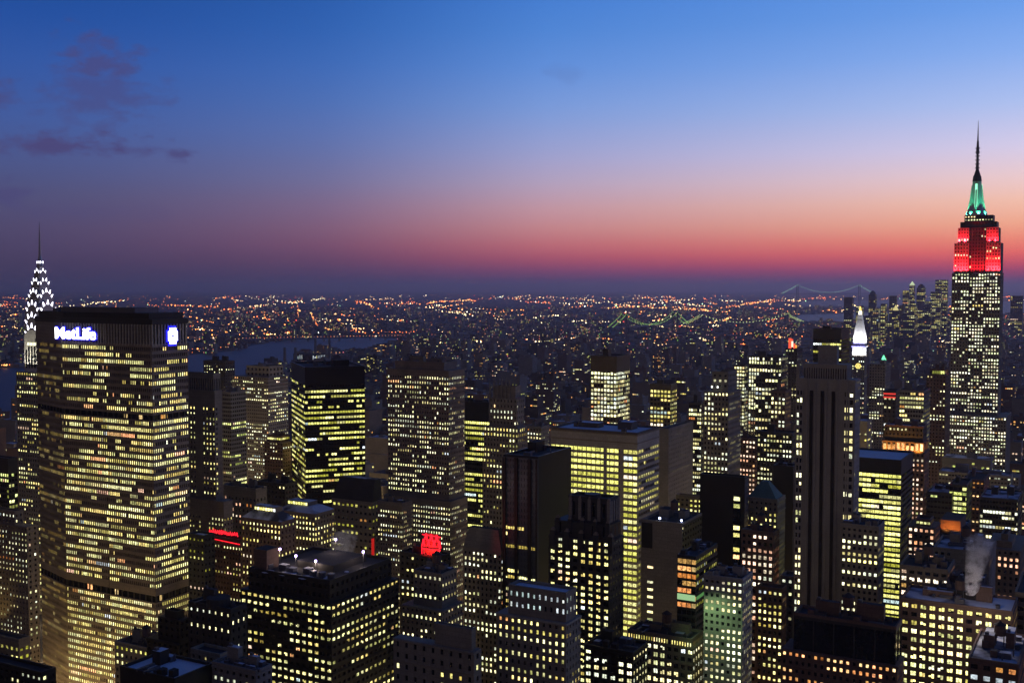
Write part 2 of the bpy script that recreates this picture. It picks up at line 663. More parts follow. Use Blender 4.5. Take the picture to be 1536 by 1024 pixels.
def roof_parts(root, x0, x1, y0, y1, z, wall, roof='dark', n=2, par=1.2, tank=False, extra=0):
    """roof sheet inside a parapet, with penthouse and units"""
    m = MB()
    t = 0.6
    m.box(x0 - 0.05, x1 + 0.05, y0 - 0.05, y0 + t, z + 0.004, z + par, wall)
    m.box(x1 - t, x1 + 0.05, y0 + t + 0.003, y1 - t - 0.003, z + 0.004, z + par, wall)
    m.box(x0 - 0.05, x0 + t, y0 + t + 0.003, y1 - t - 0.003, z + 0.004, z + par, wall)
    m.box(x0 - 0.05, x1 + 0.05, y1 - t, y1, z + 0.004, z + par, wall)
    m.build('parapet', root)
    m = MB()
    m.face([(x0 + t, y0 + t, z + 0.02), (x1 - t, y0 + t, z + 0.02), (x1 - t, y1 - t, z + 0.02), (x0 + t, y1 - t, z + 0.02)], ROOFS[roof])
    m.build('roof', root)
    W, D = x1 - x0, y1 - y0
    if W < 8 or D < 8:
        return
    cells = [(0.30, 0.62), (0.72, 0.66), (0.52, 0.3), (0.24, 0.28), (0.78, 0.28)]
    for i in range(min(n, 5)):
        cx, cyy = x0 + W * cells[i][0], y0 + D * cells[i][1]
        pw, pd, ph = W * rnd.uniform(0.14, 0.30), D * rnd.uniform(0.16, 0.28), rnd.uniform(2.5, 6.5)
        if i >= 2:
            pw, pd, ph = min(pw, 6) * rnd.uniform(0.5, 0.9), min(pd, 6) * 0.6, rnd.uniform(1.4, 2.6)
        m = MB()
        m.box(cx - pw / 2, cx + pw / 2, cyy - pd / 2, cyy + pd / 2, z + 0.03, z + 0.03 + ph, STEEL if i >= 2 else wall, ROOFS[roof])
        m.box(cx - pw / 2 + 0.4, cx - pw / 2 + min(1.8, pw * 0.5), cyy - pd / 2 + 0.4, cyy - pd / 2 + min(1.8, pd * 0.5), z + ph + 0.04, z + ph + 1.1, STEEL)
        m.build('penthouse' if i < 2 else 'air_handling_unit', root)
    if extra:
        q = random.Random(int(x0 * 31 + z * 7))
        for i in range(extra):
            cx, cyy = x0 + W * q.uniform(.1, .9), y0 + D * q.uniform(.1, .9)
            kind = q.choice(('exhaust_fan', 'roof_vent', 'roof_duct', 'air_handling_unit', 'roof_hatch'))
            m = MB()
            if kind == 'exhaust_fan':
                m.cyl(cx, cyy, z + .03, z + 1.3, .9, .9, STEEL, 10)
                m.cyl(cx, cyy, z + 1.31, z + 1.6, 1.1, .7, ROOFD, 10)
            elif kind == 'roof_vent':
                m.cyl(cx, cyy, z + .03, z + 2.4, .28, .28, STEEL, 8)
                m.cyl(cx, cyy, z + 2.41, z + 2.8, .5, .2, STEEL, 8)
            elif kind == 'roof_duct':
                ln_ = min(q.uniform(4, 11), W * .3)
                if q.random() < .5:
                    m.box(cx - ln_ / 2, cx + ln_ / 2, cyy - .5, cyy + .5, z + .5, z + 1.4, STEEL, bottom=True)
                else:
                    m.box(cx - .5, cx + .5, cyy - ln_ / 2, cyy + ln_ / 2, z + .5, z + 1.4, STEEL, bottom=True)
            elif kind == 'air_handling_unit':
                a_, b_ = q.uniform(1.2, 2.6), q.uniform(1, 1.8)
                m.box(cx - a_, cx + a_, cyy - b_, cyy + b_, z + .03, z + q.uniform(1.4, 2.6), STEEL, SNOW)
            else:
                m.box(cx - 1.2, cx + 1.2, cyy - 1.4, cyy + 1.4, z + .03, z + 2.6, wall, ROOFD)
            m.build(kind, root)
    if tank:
        cx, cyy = x0 + W * 0.5, y0 + D * 0.62
        m = MB()
        for sx in (-1, 1):
            for sy in (-1, 1):
                m.bar((cx + sx * 1.4, cyy + sy * 1.4, z), (cx + sx * 1.4, cyy + sy * 1.4, z + 4), 0.15, STEEL)
        m.cyl(cx, cyy, z + 4, z + 8, 2.2, 2.1, WALLS['brick'], 12)
        m.cyl(cx, cyy, z + 8, z + 9.6, 2.4, 0.1, ROOFD, 12)
        m.build('water_tank', root)


def T(name, label, xl, xc, xr, yt, Y, wall='stone', st=None, sr='same', tiers=None, roof='dark', cat='building', group=None, units=2, tank=False, cap=None, th=None, dmax=None, sc=None):
    """a building given by the pixel columns of its left edge, near corner and right edge, the row of its top at the corner and its distance.
    tiers: (a0,a1,b0,b1,row of top, front style, right style) as fractions of the footprint, lowest first"""
    th = TH if th is None else R(th)
    U = Vector((math.cos(th), -math.sin(th), 0))
    V = Vector((math.sin(th), math.cos(th), 0))
    C, w, d = solve(xl, xc, xr, yt, Y, U, V)
    d = min(d, dmax or (40 if xc > 1150 else 400))
    root = empty(name, (C.x, C.y, 0), -th)
    tag(root, label, cat, group)
    FOOT.append((C.x, C.y, w, d))
    wm = WALLS[wall]
    mb, wins = MB(), []
    if sr == 'same':
        sr = st
    if sc is None:
        sc = .80 if Y < 690 else (.88 if Y < 1000 else 1.0)

    def rescale(q):
        if not q or q['fh'] > 6:
            return q
        q = dict(q)
        q['fh'] *= sc
        q['bay'] *= sc
        if sc < .95 and q['kind'] == 'grid':
            q['ww'] *= .92
            q['wh'] *= .93
        q['p'] = q['p'] if q['p'] >= 1 else min(.95, q['p'] + (.07 if .1 < q['p'] < .8 else 0))
        return q
    st, sr = rescale(st), rescale(sr)
    tiers = [tuple(rescale(v) if isinstance(v, dict) else v for v in tr) for tr in tiers] if tiers else tiers
    if not tiers:
        tiers = [(0, 1, 0, 1, yt)]
    z0 = 0.0
    nt_ = len(tiers)
    for k, tr in enumerate(tiers):
        a0, a1, b0, b1, ty = tr[:5]
        sf = tr[5] if len(tr) > 5 else st
        sg = tr[6] if len(tr) > 6 else (sr if len(tr) <= 5 else sf)
        x0, x1, y0, y1 = (a0 - 1) * w, (a1 - 1) * w, b0 * d, b1 * d
        # depth of this tier's own corner
        cw = Vector((C.x, C.y, 0)) + U * x1 + V * y0
        z1 = at(768, ty, cw.y).z
        rf = sf['rec'] if sf else 0.0
        rg = sg['rec'] if sg else 0.0
        gl = (sf or sg or {}).get('glass') or GLASS
        mb.box(x0, x1 - rg, y0 + rf, y1, z0, z1, gl if (sf or sg) else wm, wm)
        # blank sides are walls: proud sheets
        if sf:
            facade(mb, wins, (x0, y0), (1, 0), (0, -1), x1 - x0, z0, z1, sf, WALLS[sf['wall']] if sf['wall'] else wm, 0, 0.004)
        else:
            mb.box(x0, x1 - 0.004, y0 + rf - 0.01, y0 + 0.6, z0 + 0.005, z1 - 0.01, wm)
        if sg:
            facade(mb, wins, (x1, y0), (0, 1), (1, 0), y1 - y0, z0, z1, sg, WALLS[sg['wall']] if sg['wall'] else wm, max(rf, 0.6 if not sf else rf) + 0.004, 0)
        else:
            mb.box(x1 - 0.5, x1 + 0.002, y0 + max(rf, 0.6) + 0.003, y1 - 0.01, z0 + 0.005, z1 - 0.012, wm)
        # far sides
        mb.box(x0 - 0.05, x0 + 0.3, y0 + max(rf, 0.6) + 0.02, y1 + 0.05, z0 + 0.004, z1 - 0.02, wm)
        top = (x0, x1, y0, y1, z1)
        z0 = z1
    mb.build('wall', root)
    x0, x1, y0, y1, z1 = top
    roof_parts(root, x0, x1, y0, y1, z1, wm, roof, units, tank=tank or (units >= 2 and wall in ('brick', 'stone', 'tan') and Y < 620), extra=9 if (units and Y < 560) else (4 if units and Y < 800 else 0))
    near = Y < 930
    add_windows(root, wins, (100 if near else 0) if cap is None else cap)
    root['size'] = (w, d, z1)
    return root, w, d, z1


def part_box(root, name, m, *b, **k):
    q = MB()
    q.box(*b, m, **k)
    return q.build(name, root)


def glow_panel(root, name, pts, mtl):
    q = MB()
    q.face(pts, mtl)
    return q.build(name, root)


def spot(name, loc, target, color, power, size=R(60), blend=0.6, radius=0.5, parent=None):
    l = bpy.data.lights.new(name, 'SPOT')
    l.energy = power
    l.color = color
    l.spot_size = size
    l.spot_blend = blend
    l.shadow_soft_size = radius
    o = bpy.data.objects.new(name, l)
    COL.objects.link(o)
    o.location = loc
    d = Vector(target) - Vector(loc)
    o.rotation_euler = d.to_track_quat('-Z', 'Y').to_euler()
    if parent:
        o.parent = parent
    return o
# ------------------------------------------------------------------ ground, water
def flat(name, pts, z, m, kind='structure'):
    q = MB()
    q.face([(p[0], p[1], z) for p in pts], m)
    return tag(q.build(name), kind=kind)


ASPH = mat('dark_city_ground', (0.05, 0.05, 0.052), 0.9, 0.4, scale=0.01, fine=0.1)
flat('ground', [(-60000, -1500), (60000, -1500), (60000, 75000), (-60000, 75000)], 0.0, ASPH)
WATER = mat('river_water', (0.010, 0.015, 0.026), 0.4, 0.2, scale=0.003, spec=0.13, fine=0.02)
nt = WATER.node_tree
bn = nt.nodes.new('ShaderNodeBump')
bn.inputs['Strength'].default_value = 0.35
wv = nt.nodes.new('ShaderNodeTexNoise')
wv.inputs['Scale'].default_value = 0.05
wv.inputs['Detail'].default_value = 4
tcw = nt.nodes.new('ShaderNodeTexCoord')
nt.links.new(tcw.outputs['Object'], wv.inputs['Vector'])
nt.links.new(wv.outputs['Fac'], bn.inputs['Height'])
bn.inputs['Distance'].default_value = 3.0
nt.links.new(bn.outputs[0], nt.nodes['Principled BSDF'].inputs['Normal'])
RIVER = [(-500, 590), (-300, 570), (0, 553), (60, 546), (280, 533), (345, 527), (400, 513), (470, 507), (530, 506), (610, 508),
         (600, 514), (560, 522), (500, 534), (440, 549), (380, 573), (250, 612), (0, 656), (-300, 730), (-500, 790)]
RIVER_W = [ground(x, y) for x, y in RIVER]
flat('river', RIVER_W[::-1], 0.30, WATER)
BAY = [[(1186, 483), (1200, 472), (1335, 468), (1340, 483)], [(1185, 459), (1205, 452), (1430, 448), (1430, 459)], [(1500, 470), (1500, 452), (1620, 450), (1620, 470)]]
BAY_W = [[ground(x, y) for x, y in b] for b in BAY]
for b in BAY_W:
    flat('bay_water', b, 0.30, WATER)


def inside(poly, x, y):
    c = False
    n = len(poly)
    for i in range(n):
        a, b = poly[i], poly[(i + 1) % n]
        if (a[1] > y) != (b[1] > y) and x < (b[0] - a[0]) * (y - a[1]) / (b[1] - a[1]) + a[0]:
            c = not c
    return c


def on_water(x, y):
    return inside(RIVER_W, x, y) or any(inside(b, x, y) for b in BAY_W)


def zrow(py, Y):
    return at(768, py, Y).z


# ------------------------------------------------------------------ the big slab tower with the sign
def slab_tower():
    p0 = at(53, 480, 664)
    p1 = at(92, 480, 636)
    p3 = at(227, 480, 600)
    p4 = at(281, 480, 624)
    k = (157 - 768) / F
    d = p3 - p1
    tt = (k * p1.y - p1.x) / (d.x - k * d.y)
    p2 = p1 + d * tt
    W_ = Vector((-0.36, 0.93, 0))
    back = [p4 + W_ * 10, p3 + W_ * 44, p1 + W_ * 44, p0 + W_ * 10]
    poly = [(p.x, p.y) for p in (p0, p1, p3, p4)] + [(p.x, p.y) for p in back]
    root = empty('office_slab_tower', (0, 0, 0))
    tag(root, 'huge wide brown office slab tower with a blue haloed roof sign and ribbed top band', 'skyscraper')
    root.location = (p3.x, p3.y, 0)
    L = lambda p: (p[0] - p3.x, p[1] - p3.y)
    poly = [L(p) for p in poly]
    cx = sum(p[0] for p in poly) / len(poly)
    cyy = sum(p[1] for p in poly) / len(poly)

    def inset(k_):
        return [(p[0] + (cx - p[0]) * k_, p[1] + (cyy - p[1]) * k_) for p in poly]
    zr = lambda y: zrow(y, 600)
    ztop, zc, zw = zr(470), zr(487), zr(519)
    b1a, b1b = zr(623), zr(631)
    b2a, b2b = zr(894), zr(904)
    mb, wins = MB(), []
    core = []
    for i_ in range(8):
        a_, b_, c_ = Vector(poly[i_ - 1]), Vector(poly[i_]), Vector(poly[(i_ + 1) % 8])
        d1, d2 = (b_ - a_).normalized(), (c_ - b_).normalized()
        n1, n2 = Vector((-d1.y, d1.x)), Vector((-d2.y, d2.x))
        m_ = n1 + n2
        core.append(tuple(b_ + m_ * (.62 / max(.3, m_.dot(n1)))))
    mb.prism(core, 0, zc, GLASS, WALLS['precast'])
    segs = [(L(p0), L(p1), 0.55), (L(p1), L(p2), 1.0), (L(p2), L(p3), 1.05), (L(p3), L(p4), 0.95)]
    wm = WALLS['precast']
    bands = [(0, b2b, 0.90, 'warm'), (b2a, b1b, 0.75, 'warm'), (b1a, zw, 0.55, 'warm')]
    for si, (a_, b_, pm) in enumerate(segs):
        a2, b2 = Vector(a_), Vector(b_)
        dv = b2 - a2
        Ls = dv.length
        dv.normalize()
        n = (dv.y, -dv.x)
        e0 = 0.02 if si else 0.3
        e1 = 0.6 if si in (1,) else 0.02
        for (z0, z1, p, pal) in bands:
            st = S('strip', fh=3.72, bay=1.6, ww=0.64, wh=0.54, rec=0.55, p=min(0.93, p * pm), pal=pal, lo=0.75, hi=1.9, corr=0.66, rows=0.20)
            facade(mb, wins, a_, dv, n, Ls, z0, z1, st, wm, e0, e1)
        # open mechanical floors: dark recesses with posts
        for (za, zb) in ((b1b, b1a), (b2b, b2a)):
            q = 0.4
            while q < Ls:
                mb.fbox(a_, dv, n, q, min(Ls - 0.03, q + 0.9), -0.55, -0.1, za + 0.01, zb - 0.01, WALLS['dark'])
                q += 4.65
        for (za, zb) in ((b1b, b1a), (b2b, b2a)):
            if si == 0:
                continue
            for q in range(3):
                if rnd.random() < (0.6 if za > 100 or si < 3 else 0.3):
                    q0 = rnd.uniform(0.05, 0.85) * Ls
                    P = lambda s, z: (a_[0] + dv.x * s - n[0] * 0.5, a_[1] + dv.y * s - n[1] * 0.5, z)
                    c = pick('orange', 0.4, 1.2)
                    wins.append(([P(q0, za + .4), P(q0 + 2.6, za + .4), P(q0 + 2.6, zb - .4), P(q0, zb - .4)], c))
        # ribbed top band
        q = 0.15
        while q < Ls - 0.2 and si:
            mb.fbox(a_, dv, n, q, q + 0.8, -0.55, 0.3, zw + 0.02, zc - 0.02, WALLS['travertine'])
            q += 2.3
        if not si:
            mb.fbox(a_, dv, n, .3, Ls - .05, -0.5, 0.12, zw + 0.02, zc - 0.02, wm)
        mb.fbox(a_, dv, n, e0, Ls - 0.02, -0.6, 0.25, zw - 0.9, zw + 0.9, wm)
    # solid bit of the top band at the left end, beside the sign
    mb.build('wall', root)
    m = MB()
    m.prism(inset(-0.012), zc, zr(479), WALLS['black'])
    m.prism(inset(0.05), zr(479) + 0.004, ztop, WALLS['black'], ROOFD)
    m.build('roof_overhang', root)
    m = MB()
    m.prism(inset(0.35), ztop + 0.01, ztop + 2.6, STEEL, ROOFD)
    m.build('penthouse', root)
    for k_ in range(5):
        m = MB()
        m.cyl(cx - 30 + k_ * 13, cyy + 3 - k_ * 4, ztop, ztop + 2.2, 2.2, 2.2, STEEL, 10)
        m.build('cooling_unit', root)
    add_windows(root, wins, 100)

    # roof sign lettering
    white = emat('sign_tube_white', (255, 255, 255), 5.0, True)
    blue = emat('sign_bloom_blue', (40, 40, 255), 1.6, True)
    a_, b_ = Vector(L(p1)), Vector(L(p2))
    dv = (b_ - a_).normalized()
    n = Vector((dv.y, -dv.x))
    ang = math.atan2(dv.y, dv.x)

    def pos(px, z):
        k_ = (px - 768) / F
        A = Vector((a_.x + p3.x, a_.y + p3.y))
        t_ = (k_ * A.y - A.x) / (dv.x - k_ * dv.y)
        return a_ + dv * t_
    A_, B_ = pos(86, 0), pos(146, 0)
    width = (B_ - A_).length
    for (nm, mt, off, fat, ext) in (('sign_lettering', white, 1.6, 0.16, 0.25), ('sign_halo', blue, 1.1, 0.75, 0.1)):  # the fatter blue emissive copy imitates the bloom around the letters
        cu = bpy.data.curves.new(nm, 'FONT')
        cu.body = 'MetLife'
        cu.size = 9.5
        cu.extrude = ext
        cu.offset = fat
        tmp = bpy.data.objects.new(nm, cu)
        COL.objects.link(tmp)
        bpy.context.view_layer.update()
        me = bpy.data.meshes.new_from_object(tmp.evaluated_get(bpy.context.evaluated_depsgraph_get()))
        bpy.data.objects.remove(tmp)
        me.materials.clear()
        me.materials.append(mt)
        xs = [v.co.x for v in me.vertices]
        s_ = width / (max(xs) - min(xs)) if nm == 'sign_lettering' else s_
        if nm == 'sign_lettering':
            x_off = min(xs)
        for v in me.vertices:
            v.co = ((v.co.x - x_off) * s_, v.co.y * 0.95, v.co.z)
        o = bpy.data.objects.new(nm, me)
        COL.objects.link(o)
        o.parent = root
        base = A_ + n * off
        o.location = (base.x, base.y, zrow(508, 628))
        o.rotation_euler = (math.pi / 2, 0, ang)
    # logo on the right-hand face
    a_, b_ = Vector(L(p3)), Vector(L(p4))
    dv = (b_ - a_).normalized()
    n = Vector((dv.y, -dv.x))
    c = a_ + dv * ((b_ - a_).length * 0.50) + n * 1.2
    zc_ = zr(505)
    for (nm, mt, off, g) in (('sign_logo', white, 0.9, 0.0), ('sign_logo_halo', blue, 0.3, 0.9)):  # blue emissive slabs behind the logo imitate its bloom
        m = MB()

        def slab(x0, x1, z0, z1):
            P = lambda s, t, z: (c.x + dv.x * s + n.x * t, c.y + dv.y * s + n.y * t, zc_ + z)
            m.fbox((c.x, c.y), dv, n, x0 * .68, x1 * .68, off, off + 0.3, zc_ + z0, zc_ + z1, mt)
        if g == 0:
            for sx in (-1, 1):
                slab(min(sx * 0.9, sx * 5.0), max(sx * 0.9, sx * 5.0), 0.55, 2.6)
                slab(min(sx * 0.9, sx * 5.0), max(sx * 0.9, sx * 5.0), -2.6, -0.55)
            slab(-3.4, 3.4, 2.62, 4.4)
            slab(-3.4, 3.4, -4.4, -2.62)
            slab(-0.88, 0.88, 1.3, 2.6)
            slab(-0.88, 0.88, -2.6, -1.3)
            slab(-5.0, -1.4, -0.54, 0.54)
            slab(1.4, 5.0, -0.54, 0.54)
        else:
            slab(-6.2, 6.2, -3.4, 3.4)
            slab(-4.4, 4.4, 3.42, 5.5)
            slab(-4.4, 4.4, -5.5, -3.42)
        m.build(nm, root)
    for k_ in range(7):  # added warm point lights washing the facade, without lamp bodies
        q = Vector(L(p0)).lerp(Vector(L(p3)), .0 + k_ / 6)
        l = bpy.data.lights.new('facade_fill_light', 'POINT')
        l.energy = 9500
        l.color = (1.0, .68, .30)
        l.shadow_soft_size = 1.5
        o = bpy.data.objects.new('facade_fill_light', l)
        COL.objects.link(o)
        o.parent = root
        o.location = (q.x - 14, q.y - 34, 16)
    FOOT.append(None)
    # footprint as a world polygon for the lot test
    return [(p[0] + p3.x, p[1] + p3.y) for p in poly]


SLAB_POLY = slab_tower()


# ------------------------------------------------------------------ art deco tower with the sunburst crown
def sunburst_tower():
    Y = 870
    C, w, d = solve(33, 59, 85, 500, Y)
    w = d = (w + d) / 2
    root = empty('art_deco_tower', (C.x, C.y, 0), -TH)
    tag(root, 'slender art deco tower with a white lit sunburst crown and needle spire', 'skyscraper')
    z = lambda y: zrow(y, Y + 14)
    wm = WALLS['white']
    mb, wins = MB(), []
    st = S('grid', fh=3.6, bay=2.7, ww=0.55, wh=0.5, p=0.55, pal='warm', rec=0.5)
    for (x0, x1, y0, y1, z0, z1) in ((-w * 1.42, 2, -2, d, 0, z(556)), (-w, 0, 0, d, z(556), z(530))):
        mb.box(x0, x1 - .5, y0 + .5, y1, z0, z1, GLASS, wm)
        s2 = st if z0 == 0 else S('grid', fh=3.6, bay=3.0, ww=0.4, wh=0.5, p=0.2, pal='warm', rec=0.5)
        facade(mb, wins, (x0, y0), (1, 0), (0, -1), x1 - x0, z0, z1, s2, wm if z0 else WALLS['grey'], 0, .004)
        facade(mb, wins, (x1, y0), (0, 1), (1, 0), y1 - y0, z0, z1, s2, wm if z0 else WALLS['grey'], .504, 0)
    mb.build('wall', root)
    cx, cyy = -w / 2, d / 2
    NI = mat('stainless_steel', (0.30, 0.30, 0.33), 0.42, 0.15, metal=0.7)
    TRI = emat('crown_light', (238, 236, 255), 5.0, True)

    def arch(hw, z0, zs, rise, n=14):
        pts = [(-hw, z0), (hw, z0)]
        for i in range(n + 1):
            t = math.pi * i / n
            pts.append((hw * math.cos(t), zs + rise * math.sin(t)))
        return pts

    def cross_vault(mbx, hw, z0, zs, rise, m):
        for ax in (0, 1):
            pts = arch(hw, z0, zs, rise)
            hd = hw - 0.02 * (ax + 1)
            f = lambda s, t, zz: (cx + s, cyy + t, zz) if ax == 0 else (cx - t, cyy + s, zz)
            mbx.face([f(s, -hd, zz) for s, zz in pts], m)
            mbx.face([f(s, hd, zz) for s, zz in reversed(pts)], m)
            for i in range(len(pts)):
                p, q = pts[i], pts[(i + 1) % len(pts)]
                mbx.face([f(p[0], hd, p[1]), f(q[0], hd, q[1]), f(q[0], -hd, q[1]), f(p[0], -hd, p[1])], m)
    # the great arch of the shaft, then seven diminishing tiers
    m = MB()
    cross_vault(m, w / 2 - 0.05, z(531), z(506), z(494) - z(506), WALLS['white'])
    m.build('shaft_head', root)
    m = MB()
    for ax in (0, 1):
        for k in range(5):
            q = -w * .5 + w * (.14 + .18 * k)
            hz_ = z(518) if k in (1, 2, 3) else z(524)
            if ax == 0:
                m.box(cx + q - 1.0, cx + q + .8, cyy - w / 2 - .12, cyy - w / 2 + .3, z(551), hz_, GLASS)
            else:
                m.box(cx + w / 2 - .3, cx + w / 2 + .12, cyy + q - 1.0, cyy + q + .8, z(551), hz_, GLASS)
    m.build('niche_windows', root)
    m = MB()
    for k in range(3):
        m.cyl(cx - w * .2 + w * .2 * k, cyy - w / 2 - .3, z(517), z(513), .9, .9, emat('niche_lamp', (255, 250, 200), 2.0), 8)
    m.build('niche_lamps', root)['kind'] = 'stuff'
    lw = MB()
    rows = [(506, 1.02), (489, 0.99), (470, 0.93), (449, 0.76), (429, 0.56), (411, 0.36), (396, 0.21)]
    for k, (yb, fr) in enumerate(rows):
        hw = w / 2 * fr * 0.96
        z0 = z(yb) - 4
        zs = z(yb) + hw * 0.15
        rise = min(hw * 1.15, 16)
        m = MB()
        cross_vault(m, hw, z0, zs, rise, NI)
        o = m.build('crown_tier', root)
        nt_ = 5 if k < 4 else (4 if k < 5 else (3 if k < 6 else 2))
        for ax in (0, 1):
            for i in range(nt_):
                ang = math.pi * (i + 0.5) / nt_
                r0 = 0.70
                ca, sa = math.cos(ang), math.sin(ang)
                bw_ = max(0.8, hw * 0.135)
                bx, bz = hw * r0 * ca, zs + rise * r0 * sa - 0.5
                tx, tz = hw * 0.97 * ca, zs + rise * 0.97 * sa + 0.6
                px_, pz_ = -sa, ca
                quad = [(bx + px_ * bw_, bz + pz_ * bw_), (bx - px_ * bw_, bz - pz_ * bw_), (tx - px_ * bw_ * .25, tz - pz_ * bw_ * .25), (tx + px_ * bw_ * .25, tz + pz_ * bw_ * .25)]
                hd = hw + 0.12
                f = (lambda s, zz: (cx + s, cyy - hd, zz)) if ax == 0 else (lambda s, zz: (cx + hd, cyy + s, zz))
                g = MB()
                g.face([f(s, zz) for s, zz in quad], TRI)
                g.build('crown_window', o)
    m = MB()
    m.cyl(cx, cyy, z(399), z(384), 2.6, 1.1, NI, 8)
    m.cyl(cx, cyy, z(384), z(333), 1.1, 0.12, NI, 8)
    m.build('spire', root)
    add_windows(root, wins, 100)
    for tx, ty, lx, ly in ((-w * .8, 0, -w * .8, -9), (-w * .3, 0, -w * .3, -9)):
        spot('flood_lamp', (lx, ly, z(553) + 1), (tx, ty + 3, z(520)), (1, 0.93, 0.72), 14000, R(80), parent=root)
    FOOT.append((C.x, C.y, w * 1.5, d))


sunburst_tower()


# ------------------------------------------------------------------ tall stepped tower with red and green floodlights
def floodlit_tower():
    Y = 1210
    C, w, d = solve(1428, 1501, 1505.5, 409, Y)
    root = empty('stepped_skyscraper', (C.x, C.y, 0), -TH)
    tag(root, 'tallest stepped tower, top floodlit red, mast floodlit green with antenna', 'skyscraper')
    z = lambda y: zrow(y, Y + 10)
    wm = WALLS['stone']
    st = S('grid', fh=3.75, bay=2.75, ww=0.52, wh=0.5, rec=0.7, p=0.56, pal='esb', lo=0.5, hi=1.7, corr=0.42, rows=0.2, wall='grey')
    sr = S('grid', fh=3.75, bay=2.9, ww=0.4, wh=0.5, rec=0.7, p=0.35, pal='white', lo=0.3, hi=1.2)
    st2 = S('grid', fh=3.75, bay=2.9, ww=0.45, wh=0.5, rec=0.7, p=0.15, pal='white', lo=0.4, hi=1.3)
    mb, wins = MB(), []

    def blk(a0, a1, b0, b1, z0, z1, s, s_r=None, m=None, nofront=False):
        x0, x1, y0, y1 = (a0 - 1) * w, (a1 - 1) * w, b0 * d, b1 * d
        m = m or wm
        mb.box(x0, x1 - .7, y0 + .7, y1, z0, z1, GLASS, m)
        if s:
            facade(mb, wins, (x0, y0), (1, 0), (0, -1), x1 - x0, z0, z1, s, m, 0, .004)
        else:
            mb.box(x0, x1 - .004, y0, y0 + .8, z0 + .005, z1 - .01, m)
        if s_r:
            facade(mb, wins, (x1, y0), (0, 1), (1, 0), y1 - y0, z0, z1, s_r, m, .81, 0)
        else:
            mb.box(x1 - .75, x1 + .003, y0 + .81, y1, z0 + .005, z1 - .01, m)
    G = WALLS['grey']
    blk(-0.35, 1.5, -0.9, 0, 0, z(705), st, sr, G)
    blk(-0.09, 1.20, -0.4, 1.2, 0, z(622), st, sr, G)
    zb = z(622)
    zs = z(409)
    blk(0.0, 0.36, 0, 1, zb, zs, st, None, G)
    blk(0.66, 1.0, 0.004, 0.99, zb, zs, st, sr, G)
    blk(0.361, 0.659, 0.07, 0.98, zb, zs - .5, st, None, G)
    # red floodlit steps
    z2, z3 = z(364), z(341)
    blk(0.035, 0.33, 0.03, .97, zs, z2, st2, None)
    blk(0.69, 0.985, 0.034, .96, zs, z2, st2, sr)
    blk(0.331, 0.689, 0.14, .95, zs, z3, st2, None, WALLS['dark'])
    blk(0.10, 0.33, 0.10, .9, z2, z3, st2, None)
    blk(0.69, 0.93, 0.104, .89, z2, z3, st2, sr)
    blk(0.14, 0.89, 0.16, .84, z3, z(332), S('grid', fh=3.7, bay=3.2, ww=.4, wh=.4, p=.1), None, WALLS['dark'])
    blk(0.22, 0.81, 0.22, .78, z(332), z(322), S('grid', fh=3.4, bay=3.0, ww=.5, wh=.4, p=.45, pal='white'), None, WALLS['dark'])
    mb.build('wall', root)
    cx, cyy = -w * 0.555, d * 0.5
    MAST = mat('mast_aluminium', (0.45, 0.47, 0.46), 0.45, 0.15, metal=0.2)
    m = MB()
    m.cyl(cx, cyy, z(322), z(316), 11.5, 10.5, MAST, 12)
    m.cyl(cx, cyy, z(316), z(308), 9.0, 7.0, MAST, 12)
    m.cyl(cx, cyy, z(308), z(270), 6.6, 4.6, MAST, 12)
    m.cyl(cx, cyy, z(270), z(262), 4.9, 4.2, WALLS['dark'], 12)
    m.cyl(cx, cyy, z(262), z(252), 3.9, 1.6, WALLS['dark'], 12)
    # buttress wings
    for k in range(4):
        a_ = R(45) + k * math.pi / 2 - R(45)
        ux, uy = math.cos(a_), math.sin(a_)
        nx, ny = -uy, ux
        for (r0, r1, zz0, zz1) in ((6.0, 9.6, z(316), z(300)), (5.0, 7.4, z(300), z(276))):
            pl = [(cx + ux * r0 - nx * .8, cyy + uy * r0 - ny * .8), (cx + ux * r1 - nx * .8, cyy + uy * r1 - ny * .8),
                  (cx + ux * r1 + nx * .8, cyy + uy * r1 + ny * .8), (cx + ux * r0 + nx * .8, cyy + uy * r0 + ny * .8)]
            r2 = r1 - 2.0
            pt = [(cx + ux * (r0 - 1) - nx * .8, cyy + uy * (r0 - 1) - ny * .8), (cx + ux * r2 - nx * .8, cyy + uy * r2 - ny * .8),
                  (cx + ux * r2 + nx * .8, cyy + uy * r2 + ny * .8), (cx + ux * (r0 - 1) + nx * .8, cyy + uy * (r0 - 1) + ny * .8)]
            m.prism(pl, zz0, zz1, MAST, None, pt)
    m.build('mooring_mast', root)
    # tall lit window strips of the mast
    GR = emat('mast_window_light', (150, 255, 205), 1.6)
    for k, (dx_, dy_) in enumerate(((0, -1), (1, 0))):
        o_ = (cx + dx_ * 7.2, cyy + dy_ * 7.2)
        tx_, ty_ = -dy_, dx_
        q = MB()
        zz0, zz1 = z(312), z(274)
        q.face([(o_[0] - tx_ * 1.4, o_[1] - ty_ * 1.4, zz0), (o_[0] + tx_ * 1.4, o_[1] + ty_ * 1.4, zz0),
                (o_[0] + tx_ * 1.1 - dx_ * 1.6, o_[1] + ty_ * 1.1 - dy_ * 1.6, zz1), (o_[0] - tx_ * 1.1 - dx_ * 1.6, o_[1] - ty_ * 1.1 - dy_ * 1.6, zz1)], GR)
        q.build('mast_window', root)
    # antenna
    m = MB()
    m.cyl(cx, cyy, z(252), z(228), 1.7, 1.2, STEEL, 8)
    m.cyl(cx, cyy, z(228), z(208), 1.9, 1.0, STEEL, 8)
    m.cyl(cx, cyy, z(208), z(177), 0.8, 0.15, STEEL, 6)
